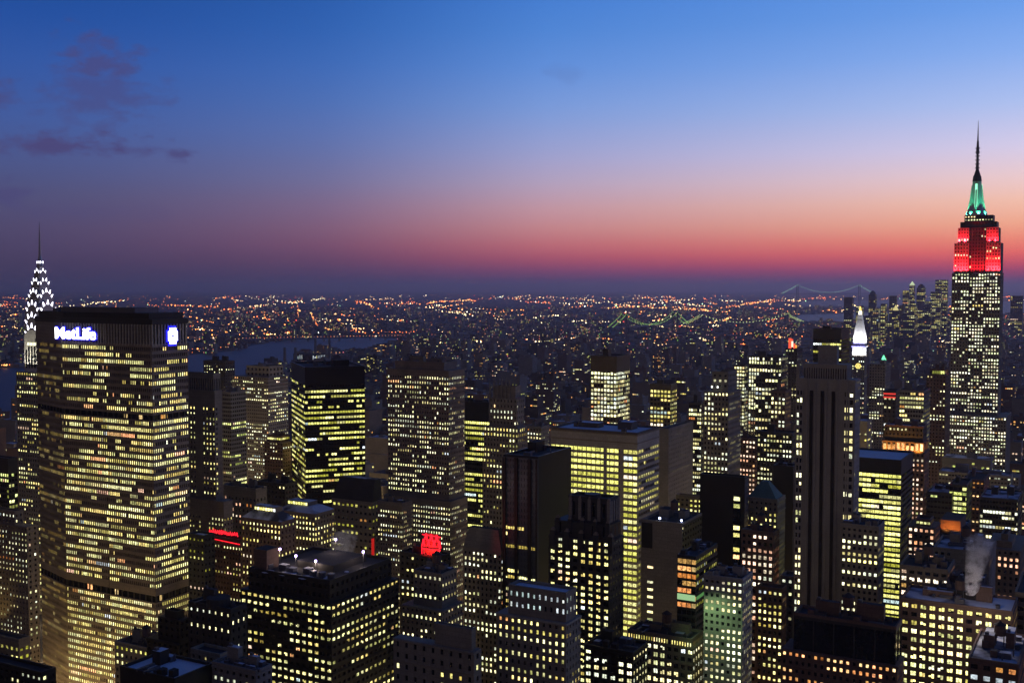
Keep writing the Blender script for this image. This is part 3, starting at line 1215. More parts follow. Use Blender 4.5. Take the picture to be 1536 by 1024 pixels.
    for k in range(6):
        zz = z(250 - k * 6)
        m.cyl(cx, cyy, zz, zz + .8, 2.5, 2.5, STEEL, 8)
    m.build('antenna', root)
    add_windows(root, wins, 100)
    red, green = (1.0, 0.012, 0.025), (0.05, 1.0, 0.5)
    for (a_, zz, zt_) in ((0.06, zs, z2), (0.18, zs, z2), (0.29, zs, z2), (0.73, zs, z2), (0.85, zs, z2), (0.96, zs, z2)):
        spot('red_wash_light', ((a_ - 1) * w, 0.03 * d - 3.5, zz + .8), ((a_ - 1) * w, 0.03 * d + 2, zz + 15), red, 95000, R(110), 0.8, 0.4, root)
    for (a_, zz) in ((.42, zs), (.58, zs)):
        spot('red_wash_light', ((a_ - 1) * w, 0.02 * d - 3.5, zz + .8), ((a_ - 1) * w, 0.14 * d + 2, zz + 18), red, 60000, R(120), 0.8, 0.4, root)
    for (a_, zz) in ((0.13, z2), (0.25, z2), (0.75, z2), (0.88, z2)):
        spot('red_wash_light', ((a_ - 1) * w, 0.06 * d - .5, zz + .8), ((a_ - 1) * w, 0.12 * d + 1, zz + 10), red, 65000, R(110), 0.8, 0.4, root)
    for k in range(8):
        a_ = k * math.pi / 4 + .3
        spot('green_flood_lamp', (cx + 12 * math.cos(a_), cyy + 12 * math.sin(a_), z(321)), (cx + 3.5 * math.cos(a_), cyy + 3.5 * math.sin(a_), z(297)), green, 36000, R(70), 0.8, 0.4, root)
    FOOT.append((C.x + U.x * w * .5 - V.x * d * .9, C.y + U.y * w * .5 - V.y * d * .9, w * 1.9, d * 2.2))


floodlit_tower()


# ------------------------------------------------------------------ white campanile with the clock
def clock_tower():
    Y = 1900
    C, w, d = solve(1278, 1297, 1301, 535, Y)
    d = w
    root = empty('clock_tower', (C.x, C.y, 0), -TH)
    tag(root, 'campanile with a lit clock face and a brilliant white floodlit pyramid top', 'tower')
    z = lambda y: zrow(y, Y)
    wm = WALLS['white']
    mb, wins = MB(), []
    st = S('grid', fh=4.2, bay=3.6, ww=0.4, wh=0.5, rec=0.5, p=0.10, pal='white', wall='stone')
    zt = z(533)
    mb.box(-w, -.5, .5, d, 0, zt, GLASS, wm)
    facade(mb, wins, (-w, 0), (1, 0), (0, -1), w, 0, zt, st, WALLS['stone'], 0, .004)
    facade(mb, wins, (0, 0), (0, 1), (1, 0), d, 0, zt, st, WALLS['stone'], .504, 0)
    mb.build('wall', root)
    m = MB()
    z1 = z(521)
    m.box(-w + 1.5, -1.5, 1.5, d - 1.5, zt, z1, wm)
    for k in range(6):
        q = -w + .3 + k * (w - 1.8) / 5
        m.box(q, q + 1.2, 0.1, 1.3, zt + .01, z1, wm)
    m.build('loggia', root)
    m = MB()
    m.box(-w - 1.2, 1.2, -1.2, d + 1.2, z1 + .01, z(519), wm, bottom=True)
    m.build('cornice', root)
    p0 = [(-w + 1, 1), (-1, 1), (-1, d - 1), (-w + 1, d - 1)]
    cx, cyy = -w / 2, d / 2
    sc = lambda f: [(cx + (p[0] - cx) * f, cyy + (p[1] - cyy) * f) for p in p0]
    m = MB()
    m.prism(sc(1.0), z(519) + .01, z(506), wm, None, sc(0.97))
    m.prism(sc(0.97), z(506) + .01, z(480), wm, None, sc(0.46))
    m.prism(sc(0.42), z(480) + .01, z(472), wm, None, sc(0.36))
    m.build('pyramid_roof', root)
    GO = emat('lantern_light', (255, 200, 90), 3.0)
    m = MB()
    m.cyl(cx, cyy, z(472) + .01, z(466.5), 3.0, 2.6, emat('lantern_white_light', (255, 246, 225), 2.5), 8)
    m.cyl(cx, cyy, z(466.5) + .01, z(460), 1.8, 0.6, GO, 8)
    m.build('lantern', root)
    CL = emat('clock_light', (255, 225, 120), 1.6)
    m = MB()
    n = 20
    zc = z(549)
    for (r, off, mt) in ((4.6, .35, CL), (3.0, .45, WALLS['tan']), (2.2, .55, CL)):
        m.face([(-w / 2 + r * math.cos(2 * math.pi * j / n), -off, zc + r * math.sin(2 * math.pi * j / n)) for j in range(n)], mt)
    m.build('clock_face', root)
    white = (0.92, 0.93, 1.0)
    for (lx, ly, tx, ty) in ((-w * .75, -11, -w * .75, 3), (-w * .25, -11, -w * .25, 3), (11, d * .3, -3, d * .3), (11, d * .7, -3, d * .7)):
        spot('white_flood_lamp', (lx, ly, z(519) + .5), (tx, ty, z(490)), white, 90000, R(100), .7, .5, root)
        spot('white_flood_lamp', (lx * 1.0, ly, zt + .5), (tx, ty, zt + 8), white, 30000, R(90), .7, .5, root)
    for q in (-.85, -.5, -.15):
        spot('blue_flood_lamp', (w * q, -5, z1 - 2.5), (w * q, -1, z1 + 1), (.12, .1, 1.0), 5200, R(130), .8, .4, root)
    add_windows(root, wins, 0)
    FOOT.append((C.x, C.y, w, d))


clock_tower()
# ------------------------------------------------------------------ the nearer buildings, one by one
# left edge
r, w, d, z = T('brick_tower', 'pale floodlit brick tower with square white windows at the far left edge', -55, 40, 56, 776, 575, 'tan',
  S(fh=3.5, bay=3.3, ww=.42, wh=.5, p=.45, pal='white', corr=.4), tiers=[(-.1, 1, -.05, 1, 968), (0, 1, 0, 1, 790), (.25, .8, .1, .9, 770)], units=2)
for zz in (z - 40, z - 75):
    spot('amber_flood_lamp', (-w * .35, -14, zz - 22), (-w * .5, 0, zz), (1, .72, .25), 5000, R(90), .9, .6, r)
T('glass_office', 'low office with lime green lit floors behind the far left brick tower', -60, 12, 26, 690, 690, 'dark',
  S('strip', fh=3.8, bay=2.2, ww=.85, wh=.55, p=.6, pal='lime', skip_top=8), roof='snow')
T('annex', 'little flat annex with four yellow windows at the foot of the far left tower', -30, 28, 45, 962, 520, 'tan',
  S(fh=5, bay=4.5, ww=.6, wh=.45, p=.8, pal='yellow', pair=True, skip_top=2), units=0)
T('dark_roof_block', 'broad dark roofed block filling the bottom left corner', -120, 62, 84, 1012, 430, 'black', S(fh=4, bay=4, p=.05), units=3, dmax=14)
# between the slab tower and the dark glass tower
T('ribbed_tower', 'stone tower with a ribbed flared top right beside the sign tower', 232, 322, 333, 586, 690, 'stone',
  S('grid', fh=3.55, bay=3.1, ww=.45, wh=.5, p=.45, pal='warm', corr=.55, skip_top=10, blank=((.68, .78),)),
  tiers=[(0, 1.15, -.25, 1, 752), (0, 1, 0, 1, 586), (.02, .98, .03, .97, 563, S('grid', fh=17, bay=1.9, ww=.5, wh=.75, p=0, rec=.6))], units=2)
T('river_tower', 'dark slab by the river with a red light on its top corner', 305, 338, 352, 543, 1300, 'dark', S(fh=3.6, bay=4, ww=.4, wh=.4, p=.12, pal='white', corr=.2))
T('wide_grey_block', 'wide grey block with dotted rows of small windows and a dark roof box', 348, 402, 432, 566, 1150, 'grey',
  S('grid', fh=3.7, bay=3.0, ww=.6, wh=.4, p=.32, pal='white', corr=.3), tiers=[(0, 1, 0, 1, 566), (.35, .98, .1, .8, 551, S(fh=5, bay=5, p=.0))], units=1)
T('grey_lit_roof_block', 'low grey block with two lime lit floors left of the dark glass tower', 331, 346, 369, 590, 900, 'grey',
  S('strip', fh=3.8, bay=2.6, ww=.8, wh=.5, p=.35, pal='lime', corr=.6, dark=((0, 22),)), units=2)
T('balcony_block', 'brown balcony block with a lit rooftop strip beside the dark glass tower', 396, 424, 442, 656, 850, 'brick',
  S('strip', fh=3.2, bay=3.2, ww=.5, wh=.4, p=.10, pal='white', corr=.2), tiers=[(0, 1, 0, 1, 664), (.1, .8, .1, .9, 656, S('strip', fh=3, bay=2, ww=.9, wh=.6, p=.95, pal='yellow'))])
T('stone_office', 'dark stone block with a pink lit pair of window rows near its top', 330, 384, 400, 735, 730, 'stone',
  S(fh=4.4, bay=3.6, ww=.5, wh=.55, p=.16, pal='pink', skip_top=5), roof='dark', units=3)
T('blank_block', 'blank dark block with a pale chimney between the pink windows and the hotels', 384, 428, 446, 728, 760, 'dark', S(fh=4, bay=4, p=.02), units=3)
r, w, d, z = T('hip_roof_hotel', 'brown brick hotel with a hipped snowy roof and lit attic row', 362, 421, 443, 786, 600, 'brick',
  S(fh=3.9, bay=3.1, ww=.46, wh=.55, p=.52, pal='warm', lo=.6, hi=1.7, corr=.6, rows=.3), sr=S(fh=3.9, bay=3.4, ww=.4, wh=.5, p=.4, pal='warm', lo=.6, hi=1.6), units=0)
m = MB(); m.prism([(-w, 0), (0, 0), (0, d), (-w, d)], z + 1.25, z + 5.2, SNOW, SNOW, [(-w * .8, d * .25), (-w * .2, d * .25), (-w * .2, d * .75), (-w * .8, d * .75)]); m.build('hip_roof', r)
m = MB(); m.box(-w * .78, -w * .22, d * .28, d * .72, z + 5.21, z + 8, WALLS['tan'], SNOW); m.build('roof_pavilion', r)
lit_mesh('windows', [([(-w * .76 + k * 1.9, d * .28 - .05, z + 5.6), (-w * .76 + k * 1.9 + 1.5, d * .28 - .05, z + 5.6), (-w * .76 + k * 1.9 + 1.5, d * .28 - .05, z + 7.2), (-w * .76 + k * 1.9, d * .28 - .05, z + 7.2)], pick('warm', .9, 1.6)) for k in range(int(w * .54 / 1.9))], r)['kind'] = 'stuff'
r, w, d, z = T('hip_roof_hotel', 'yellow lit twin hotel wing with its own lit pavilion behind the brown hotel', 414, 472, 502, 774, 650, 'tan',
  S(fh=3.9, bay=3.2, ww=.48, wh=.55, p=.6, pal='warm', lo=.6, hi=1.7), units=0)
m = MB(); m.prism([(-w, 0), (0, 0), (0, d), (-w, d)], z + 1.25, z + 4.2, SNOW, SNOW, [(-w * .8, d * .25), (-w * .2, d * .25), (-w * .2, d * .75), (-w * .8, d * .75)]); m.build('hip_roof', r)
m = MB(); m.box(-w * .85, -w * .3, d * .3, d * .72, z + 4.21, z + 6.6, WALLS['tan'], SNOW); m.build('roof_pavilion', r)
lit_mesh('windows', [([(-w * .84 + k * 1.9, d * .3 - .05, z + 4.5), (-w * .84 + k * 1.9 + 1.5, d * .3 - .05, z + 4.5), (-w * .84 + k * 1.9 + 1.5, d * .3 - .05, z + 6.1), (-w * .84 + k * 1.9, d * .3 - .05, z + 6.1)], pick('yellow', .9, 1.5)) for k in range(int(w * .52 / 1.9))], r)['kind'] = 'stuff'
r, w, d, z = T('neon_sign_building', 'brown building with red neon script and a red tube line along its roof', 312, 361, 372, 812, 640, 'brick',
  S(fh=3.8, bay=3.0, ww=.5, wh=.5, p=.4, pal='warm', skip_top=3), units=1)
NEON = emat('red_neon', (255, 30, 45), 2.2, True)
m = MB()
rr_ = random.Random(3)
x_ = -w * .95
while x_ < -w * .08:
    q = x_ + rr_.uniform(.8, 1.6)
    z_ = z + 2.6
    pts = [(x_, -.3, z_ + rr_.uniform(0, .6)), ((x_ + q) / 2, -.3, z_ + rr_.uniform(1.8, 3.0)), (q, -.3, z_ + rr_.uniform(0, .8))]
    m.bar(pts[0], pts[1], .22, NEON); m.bar(pts[1], pts[2], .22, NEON)
    x_ = q + .35
m.build('neon_script', r)
m = MB(); m.bar((-w * .95, -.35, z - .4), (-w * .02, -.35, z - 1.6), .25, NEON); m.build('neon_tube', r)
T('snow_roof_block', 'narrow dark block with a snowy roof and amber stair windows next to the slab tower', 282, 306, 322, 806, 600, 'dark', S(fh=4.2, bay=4, ww=.5, wh=.45, p=.3, pal='yellow', lo=.2, hi=.8), roof='snow', units=0)
# dark glass tower, rounded towards the river
T('dark_glass_tower', 'black glass office tower with bright yellow ribbons of lit floors', 437, 457, 547, 553, 800, 'blackglass',
  S('strip', fh=4.05, bay=1.7, ww=.92, wh=.42, rec=.12, p=.5, pal='yellow', lo=.5, hi=1.5, corr=.62, rows=.3, skip_top=11),
  sr=S('strip', fh=4.05, bay=2.2, ww=.84, wh=.42, rec=.3, p=.66, pal='yellow', lo=.5, hi=1.5, corr=.68, rows=.3, skip_top=11), units=3, th=70, sc=.95)
# brown grid tower
gs = S('grid', fh=3.72, bay=2.25, ww=.5, wh=.5, p=.52, pal='white', lo=.45, hi=1.6, corr=.5, rows=.28, skip_top=3.6)
T('grid_tower', 'tall brown tower with a regular grid of square pale windows and a sloping dark top', 581, 673, 697, 556, 720, 'precast',
  gs, tiers=[(-.05, 1.04, -.08, 1, 752), (0, 1, 0, 1, 556), (.1, .9, .1, .9, 546, None)], units=2)
T('grid_tower_wing', 'lower wing of square white windows stepping out from the brown grid tower', 566, 603, 618, 757, 680, 'precast', gs, units=1)
T('banded_office', 'dark office with broken yellow floor bands squeezed between two stone towers', 676, 733, 745, 606, 780, 'dark',
  S('strip', fh=4.2, bay=2.0, ww=.9, wh=.5, p=.62, pal='yellow', corr=.75, skip_top=12), units=1)
gt = S('grid', fh=3.8, bay=2.7, ww=.5, wh=.55, p=.42, pal='warm', lo=.4, hi=1.5)
r, w, d, z = T('spired_tower', 'dark stepped tower with a crown of thin stone spikes', 724, 778, 792, 578, 700, 'stone', gt,
  tiers=[(0, 1, 0, 1, 690), (.02, .98, .02, .98, 642), (.16, .92, .1, .9, 598, S('grid', fh=4, bay=3, ww=.4, wh=.5, p=.12)), (.26, .86, .2, .8, 582, None)], units=0)
m = MB()
for k in range(6):
    for kk in range(2):
        m.prism([(-w * (.84 - .11 * k) - .6, d * (.12 + .5 * kk)), (-w * (.84 - .11 * k) + .6, d * (.12 + .5 * kk)), (-w * (.84 - .11 * k) + .6, d * (.12 + .5 * kk) + 1.2), (-w * (.84 - .11 * k) - .6, d * (.12 + .5 * kk) + 1.2)],
                zrow(600, 705), zrow(572 - (k % 2) * 5, 705), WALLS['stone'], None,
                [(-w * (.84 - .11 * k) - .15, d * (.12 + .5 * kk) + .4), (-w * (.84 - .11 * k) + .15, d * (.12 + .5 * kk) + .4), (-w * (.84 - .11 * k) + .15, d * (.12 + .5 * kk) + .8), (-w * (.84 - .11 * k) - .15, d * (.12 + .5 * kk) + .8)])
m.build('spikes', r)
T('pale_block', 'small block of white windows peeping out behind the black glass slab', 786, 812, 824, 642, 860, 'grey', S(fh=3.6, bay=2.8, ww=.5, wh=.5, p=.4, pal='white'))
# black glass slab in front
r, w, d, z = T('black_glass_slab', 'black slab with grey glass bays split by two dark fins and a sheer black side', 757, 807, 857, 688, 560, 'blackglass',
  S('grid', fh=4.0, bay=2.1, ww=.93, wh=.55, rec=.35, p=.40, pal='warm', lo=.35, hi=1.6, corr=.8, rows=.28, dark=((0, 34),), glass=WALLS['greyglass'], wall='greyglass'),
  sr=None, units=1)
m = MB()
for q in (.0, .36, .76, 1.0):
    m.box(-w + q * w - .9, -w + q * w + .3 + (0.6 if q < 1 else -.35), -.9, -.02, 0, z - .3, WALLS['black'])
m.build('fins', r)
# big yellow-lit office
ys = S('strip', fh=3.72, bay=3.0, ww=.97, wh=.60, rec=1.0, p=1.0, pal='yellow', lo=.75, hi=1.15, corr=.8, rows=.01, skip_top=8.5, wall='travertine', blank=((.62, .655), (.805, .845)))
r, w, d, z = T('travertine_office', 'broad pale office blazing yellow on every floor, blank cornice and blue snowy roof', 826, 956, 989, 652, 640, 'umber',
  ys, sr=S('strip', fh=3.72, bay=3.4, ww=.86, wh=.50, rec=1.0, p=.85, pal='yellow', lo=.5, hi=1.2, corr=.8, rows=.1, skip_top=8.5, wall='travertine'), roof='full', units=2, sc=1.0)
m = MB(); m.box(-w * .99, .25, -.25, d * .98, z - .7, z - .02, WALLS['tan']); m.box(-w * .99, .2, -.2, d * .98, z - 5.4, z - 4.9, WALLS['tan']); m.build('cornice', r)
# black and gold art deco tower
ds = S('grid', fh=3.7, bay=4.6, ww=.62, wh=.58, rec=.6, p=.82, pal='warm', lo=.7, hi=1.9, corr=.35, rows=.15, pair=True)
r, w, d, z = T('crenellated_tower', 'black brick tower with a crenellated stepped crown and paired bright windows', 823, 915, 936, 752, 480, 'dark', ds,
  sr=S('grid', fh=3.7, bay=4.0, ww=.4, wh=.5, rec=.6, p=.35, pal='warm', lo=.5, hi=1.6),
  tiers=[(0, 1, 0, 1, 812), (.08, .97, .08, .92, 788, S('grid', fh=6.5, bay=5, ww=.22, wh=.72, p=.35, pal='orange', rec=.6)), (.28, .94, .2, .86, 752, S('grid', fh=9, bay=5, ww=.3, wh=.7, p=0, rec=.8))], units=0)
m = MB()
STN = WALLS['stone']
z1, z2, z3 = zrow(812, 480), zrow(788, 484), zrow(752, 490)
for k in range(5):
    q = -w * .97 + k * w * .235
    m.box(q, q + 2.3, -.5, 1.2, z1 - 5, z1 + 2.2, WALLS['dark']); m.prism([(q, -.5), (q + 2.3, -.5), (q + 2.3, 1.2), (q, 1.2)], z1 + 2.21, z1 + 3.6, WALLS['tan'], None, [(q + .8, 0), (q + 1.5, 0), (q + 1.5, .7), (q + .8, .7)])
for k in range(5):
    q = -w * .9 + k * w * .205
    m.box(q, q + 1.8, d * .08 - .5, d * .08 + 1, z2 - 4.5, z2 + 1.6, WALLS['dark']); m.prism([(q, d * .08 - .5), (q + 1.8, d * .08 - .5), (q + 1.8, d * .08 + 1), (q, d * .08 + 1)], z2 + 1.61, z2 + 2.8, WALLS['tan'], None, [(q + .6, d * .08), (q + 1.2, d * .08), (q + 1.2, d * .08 + .5), (q + .6, d * .08 + .5)])
for k in range(5):
    q = -w * .71 + k * w * .155
    m.box(q, q + 1.5, d * .2 - .4, d * .2 + 1, z3 - 8, z3 + 1.4, WALLS['stone']); m.prism([(q, d * .2 - .4), (q + 1.5, d * .2 - .4), (q + 1.5, d * .2 + 1), (q, d * .2 + 1)], z3 + 1.41, z3 + 2.6, WALLS['tan'], None, [(q + .5, d * .2), (q + 1, d * .2), (q + 1, d * .2 + .4), (q + .5, d * .2 + .4)])
for k in range(4):
    q = d * .25 + k * d * .17
    m.box(-w * .065 + .02, -w * .05 + .5, q, q + 1.4, z3 - 8, z3 + 1.3, WALLS['stone'])
m.build('crenellation', r)
m = MB()
m.cyl(-w * .4, d * .5, z3 + .1, z3 + 3.2, 4.2, 3.6, WALLS['black'], 12)
m.build('penthouse', r)
T('paired_window_annex', 'low black annex of paired windows in front of the crenellated tower', 876, 950, 972, 982, 455, 'black', S('grid', fh=4.0, bay=4.4, ww=.66, wh=.6, p=.85, pal='white', lo=.8, hi=1.8, pair=True), units=1)
# right of it
T('blank_grey_slab', 'blank grey slab with a single column of tiny windows and white roof lamps', 962, 1023, 1053, 788, 560, 'stone', None, sr=S('grid', fh=4, bay=5, p=.02, wall='black'),
  tiers=[(0, 1, 0, 1, 788)], units=2)
sb = bpy.data.objects.get('blank_grey_slab'); w, d, z = sb['size']
qs = []
for k in range(9):
    zz = z - 24 - k * 3.9
    if k in (1,): continue
    qs.append(([(-w * .84, -.06, zz), (-w * .70, -.06, zz), (-w * .70, -.06, zz + 1.2), (-w * .84, -.06, zz + 1.2)], pick('white', .4 if k else .15, 1.3)))
add_windows(sb, qs)
m = MB(); m.box(-w + .4, -w * .72, -.25, .02, z - 13.5, z - .4, WALLS['black']); m.build('dark_louvre', sb)
LW = emat('cold_white_lamp', (190, 205, 255), 14, True)
for q in (-w * .55, -w * .02):
    m = MB(); m.bar((q, .4, z + .2), (q, .4, z + 2.1), .12, STEEL)
    o = m.build('roof_lamp', sb)
    m = MB(); m.cyl(q, .4, z + 2.1, z + 2.9, .5, .5, LW, 8); m.build('bulb', o)
T('yellow_strip_block', 'narrow block showing a stack of amber windows between the grey slab and the black monolith', 1014, 1053, 1058, 748, 650, 'tan', S(fh=3.7, bay=3.2, ww=.6, wh=.5, p=.75, pal='yellow', lo=.5, hi=1.2), units=1)
T('terraced_office', 'glazed terraced office with four amber floors over one green floor', 1016, 1044, 1076, 838, 500, 'dark',
  S('strip', fh=4.2, bay=3, ww=.95, wh=.66, p=.97, pal='orange', lo=.35, hi=.8, rows=.05, dark=((24, 200),)), sr=S('strip', fh=4.2, bay=3, ww=.95, wh=.5, p=.8, pal='yellow', lo=.2, hi=.6, rows=.1, dark=((24, 200),)), roof='snow', units=1)
to = bpy.data.objects.get('terraced_office'); w, d, z = to['size']
GL = emat('green_lit_floor', (190, 240, 175), 0.65, True)
m = MB(); m.box(-w + .2, -.3, -.3, .2, z - 19.5, z - 16.8, GL); m.build('green_floor', to)
m = MB(); m.box(.05, .35, 1.0, d * .7, z - 19.0, z - 17.6, emat('dim_green_lit_floor', (140, 225, 130), 0.3)); m.build('green_floor', to)
r, w, d, z = T('black_monolith', 'sheer black tower with one lit column of windows near its pale narrow edge', 1050, 1117, 1123, 719, 600, 'black', None,
  sr=S('grid', fh=4, bay=3, ww=.4, wh=.5, p=.15, pal='white', wall='grey'), units=2)
m = MB(); m.box(-w * .25, -w * .08, -.04, .05, z - 75, z - 9, GLASS); m.build('window_strip', r)
qs = []
for k in range(15):
    if rnd.random() < .72:
        zz = z - 12 - k * 4.0
        qs.append(([(-w * .235, -.1, zz), (-w * .10, -.1, zz), (-w * .10, -.1, zz + 2.2), (-w * .235, -.1, zz + 2.2)], pick('warm', .6, 1.5)))
add_windows(r, qs)
r, w, d, z = T('green_lit_block', 'tall narrow corner block with greenish floodlit stone and rows of bright windows', 1056, 1114, 1129, 872, 470, 'pale',
  S(fh=3.75, bay=3.1, ww=.55, wh=.52, p=.62, pal='white', lo=.6, hi=1.6, corr=.5), units=3)
spot('green_flood_lamp', (-w * .9, -14, z - 8), (-w * .6, 0, z - 22), (.55, 1.0, .45), 9000, R(110), .9, 1.0, r)
r, w, d, z = T('pyramid_roof_tower', 'stone tower with a dark green pyramid roof and a lit gallery below it', 1118, 1166, 1178, 752, 600, 'stone',
  S(fh=3.8, bay=3.2, ww=.45, wh=.55, p=.5, pal='warm', lo=.5, hi=1.5), sr=S(fh=3.8, bay=2.6, ww=.5, wh=.6, p=.75, pal='yellow', lo=.3, hi=.9), units=0)
m = MB(); m.prism([(-w * .97, .4), (-.4, .4), (-.4, d * .97), (-w * .97, d * .97)], z + .1, z + 9.5, COPPER, None, [(-w * .6, d * .4), (-w * .4, d * .4), (-w * .4, d * .6), (-w * .6, d * .6)]); m.build('pyramid_roof', r)
m = MB(); m.box(-w * .95, -w * .08, -.12, -.02, z - 18.5, z - 14.5, emat('gallery_light', (255, 205, 90), 1.0)); m.build('lit_gallery', r)
T('brick_loft', 'brown loft with pinkish windows in front of the pyramid roofed tower', 1112, 1160, 1169, 802, 545, 'brick', S(fh=4.3, bay=3.5, ww=.6, wh=.58, p=.55, pal='pink', lo=.5, hi=1.4), units=2, tank=True)
T('orange_roof_block', 'lower brown block with an amber lit setback roof near the avenue', 1136, 1174, 1180, 886, 520, 'brick', S(fh=4.0, bay=3.2, ww=.55, wh=.55, p=.6, pal='warm', lo=.5, hi=1.5), units=1)
T('snow_roof_annex', 'small grey annex with a snowy roof beside the stone slab tower', 1171, 1190, 1198, 868, 560, 'grey', S(fh=4, bay=4, p=.15), roof='snow', units=1)
T('dark_shaft', 'plain black shaft standing behind the pyramid roofed tower', 1160, 1190, 1197, 702, 680, 'black', None, units=1)
# the pale slab with dark slots
fr = S('grid', fh=3.75, bay=2.9, ww=.5, wh=.55, rec=.6, p=.42, pal='white', lo=.6, hi=1.8, corr=.45)
r, w, d, z = T('slotted_slab_tower', 'tall grey stone slab with three black vertical slots and window columns on both edges', 1194, 1283, 1291, 570, 540, 'slab', None,
  sr=S('grid', fh=3.75, bay=3.6, ww=.35, wh=.5, rec=.5, p=.15, pal='warm'),
  tiers=[(0, 1, 0, 1, 570), (.12, .85, .1, .9, 547, S('grid', fh=30, bay=1.2, ww=.45, wh=.86, rec=.45, p=0, wall='slab')), (.34, .66, .3, .7, 523, None)], units=0)
m = MB()
for q in (.27, .455, .64):
    m.box(-w + q * w - .8, -w + q * w + .8, -.35, .1, 0, z * 0 + zrow(576, 540) - 4, WALLS['black'])
m.build('slot', r)
m = MB()
for q in (.13, .27, .455, .64, .80):
    m.box(-w + q * w + 1.5, -w + q * w + 2.2, -.55, .2, 0, zrow(572, 540), WALLS['slab'])
m.build('pier', r)
m = MB(); wq = []
zt_ = zrow(596, 540)
for q0, q1 in ((.015, .125), (.815, .985)):
    m2 = MB()
    m2.box(-w + q0 * w, -w + q1 * w, -.02, .3, 0, zt_ + 3, GLASS)
    m2.build('glazing', r)
    facade(m, wq, (-w + q0 * w, -.5), (1, 0), (0, -1), (q1 - q0) * w, 0, zt_ + 3.2, S('grid', fh=3.78, bay=(q1 - q0) * w / 2, ww=.62, wh=.6, rec=.46, p=.55, pal='white', lo=.6, hi=1.8, corr=.7, rows=.35), WALLS['slab'])
m.build('edge_bay', r)
add_windows(r, wq)
m = MB(); m.box(-w + .2, -w + 1.6, -.3, 2, zrow(570, 540) + 0.02, zrow(548, 540), WALLS['slab']); m.build('pinnacle', r)
T('slab_wing', 'lower stone wing of the slotted slab with scattered white windows', 1262, 1318, 1327, 793, 525, 'stone', S(fh=3.75, bay=3.0, ww=.55, wh=.55, p=.4, pal='white', lo=.6, hi=1.7), units=1)
T('ribbon_office', 'office with glowing lime yellow ribbon floors, snowy roof and a dark end wall', 1256, 1352, 1372, 693, 625, 'dark',
  S('strip', fh=3.75, bay=3.0, ww=.96, wh=.62, rec=.6, p=.92, pal='yellow', lo=.6, hi=1.3, corr=.75, rows=.1, skip_top=7), sr=S('strip', fh=3.75, bay=3, ww=.9, wh=.5, p=.18, pal='yellow', skip_top=7), roof='full', units=0)
r, w, d, z = T('amber_crown_block', 'brown block whose top floor glows deep orange under a dark roof box', 1322, 1387, 1394, 664, 800, 'brick',
  S(fh=4.0, bay=3.4, ww=.5, wh=.55, p=.62, pal='pink', lo=.4, hi=1.2), tiers=[(0, 1, 0, 1, 680), (.02, .98, .02, .98, 664, S(fh=7.2, bay=3.2, ww=.62, wh=.72, p=.97, pal='orange', lo=.8, hi=1.6, rows=0)), (.06, .95, .1, .9, 642, S(fh=4, bay=3, p=.03, wall='dark'))], roof='snow')
AMB = (1.0, .42, .06)
for q in (-.85, -.5, -.15):
    spot('amber_flood_lamp', (w * q, -4, zrow(681, 800) + .6), (w * q, 1, zrow(668, 800)), AMB, 9000, R(120), .8, .3, r)
r, w, d, z = T('red_top_tower', 'thin dark tower with red lit bars across its top', 1325, 1344, 1350, 588, 1000, 'dark', S(fh=4, bay=4, p=.03), units=0)
m = MB()
for k in range(2):
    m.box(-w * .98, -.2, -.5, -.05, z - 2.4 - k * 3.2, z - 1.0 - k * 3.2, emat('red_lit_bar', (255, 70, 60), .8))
m.build('red_bar', r)
T('window_band_block', 'broad block with rows of small yellow windows left of the tallest tower', 1345, 1386, 1398, 588, 1050, 'grey', S('strip', fh=4.2, bay=2.5, ww=.8, wh=.5, p=.6, pal='warm', corr=.7), units=2)
T('brown_slab', 'brown slab with a lime lit top floor close beside the tallest tower', 1390, 1419, 1427, 556, 1120, 'brick', S(fh=3.6, bay=3, ww=.4, wh=.45, p=.15, pal='white'),
  tiers=[(0, 1, 0, 1, 563), (.15, .9, .1, .9, 555, S('strip', fh=5, bay=2, ww=.9, wh=.6, p=.95, pal='lime'))])
# right edge
T('snow_terrace_block', 'wide low block with a snowy blue roof at the foot of the tallest tower', 1408, 1516, 1530, 716, 930, 'grey', S('strip', fh=4, bay=3, ww=.7, wh=.4, p=.3, pal='white'), roof='snow', units=4, cap=0, dmax=24)
T('lime_window_block', 'small dark block with four stacked lime lit floors', 1424, 1450, 1458, 730, 800, 'dark', S('strip', fh=4.1, bay=3, ww=.9, wh=.62, p=.85, pal='lime', lo=.7), units=1)
T('dim_block', 'dim block with a few orange rows behind the lime lit floors', 1446, 1476, 1486, 722, 850, 'brick', S(fh=3.8, bay=3, ww=.6, wh=.45, p=.4, pal='orange'), units=1)
T('white_window_block', 'dark block with two bright white window rows under a blue roof at the right edge', 1470, 1527, 1545, 752, 760, 'dark', S('strip', fh=4, bay=2.4, ww=.8, wh=.55, p=.45, pal='white', lo=.5, rows=.35), roof='snow', units=2)
T('low_dark_block', 'low dark block with one thin lit strip right of the amber crowned block', 1390, 1428, 1440, 742, 800, 'dark', S('strip', fh=4.5, bay=3, ww=.8, wh=.4, p=.18, pal='lime', dark=((9, 30),)), roof='snow', units=2)
T('stepped_loft', 'brown loft with a lit parapet row and pink paired windows below', 1362, 1402, 1410, 786, 560, 'brick', S(fh=4.2, bay=3.6, ww=.6, wh=.58, p=.62, pal='pink', lo=.6, hi=1.6),
  tiers=[(0, 1, 0, 1, 792), (.25, .8, .2, .8, 782, S('strip', fh=2.6, bay=2, ww=.8, wh=.6, p=.9, pal='lime'))], units=0)
r, w, d, z = T('rust_lit_block', 'dark block with a rusty orange lit roof enclosure', 1404, 1444, 1456, 800, 600, 'dark', S(fh=4, bay=4, p=.05), roof='snow', units=0)
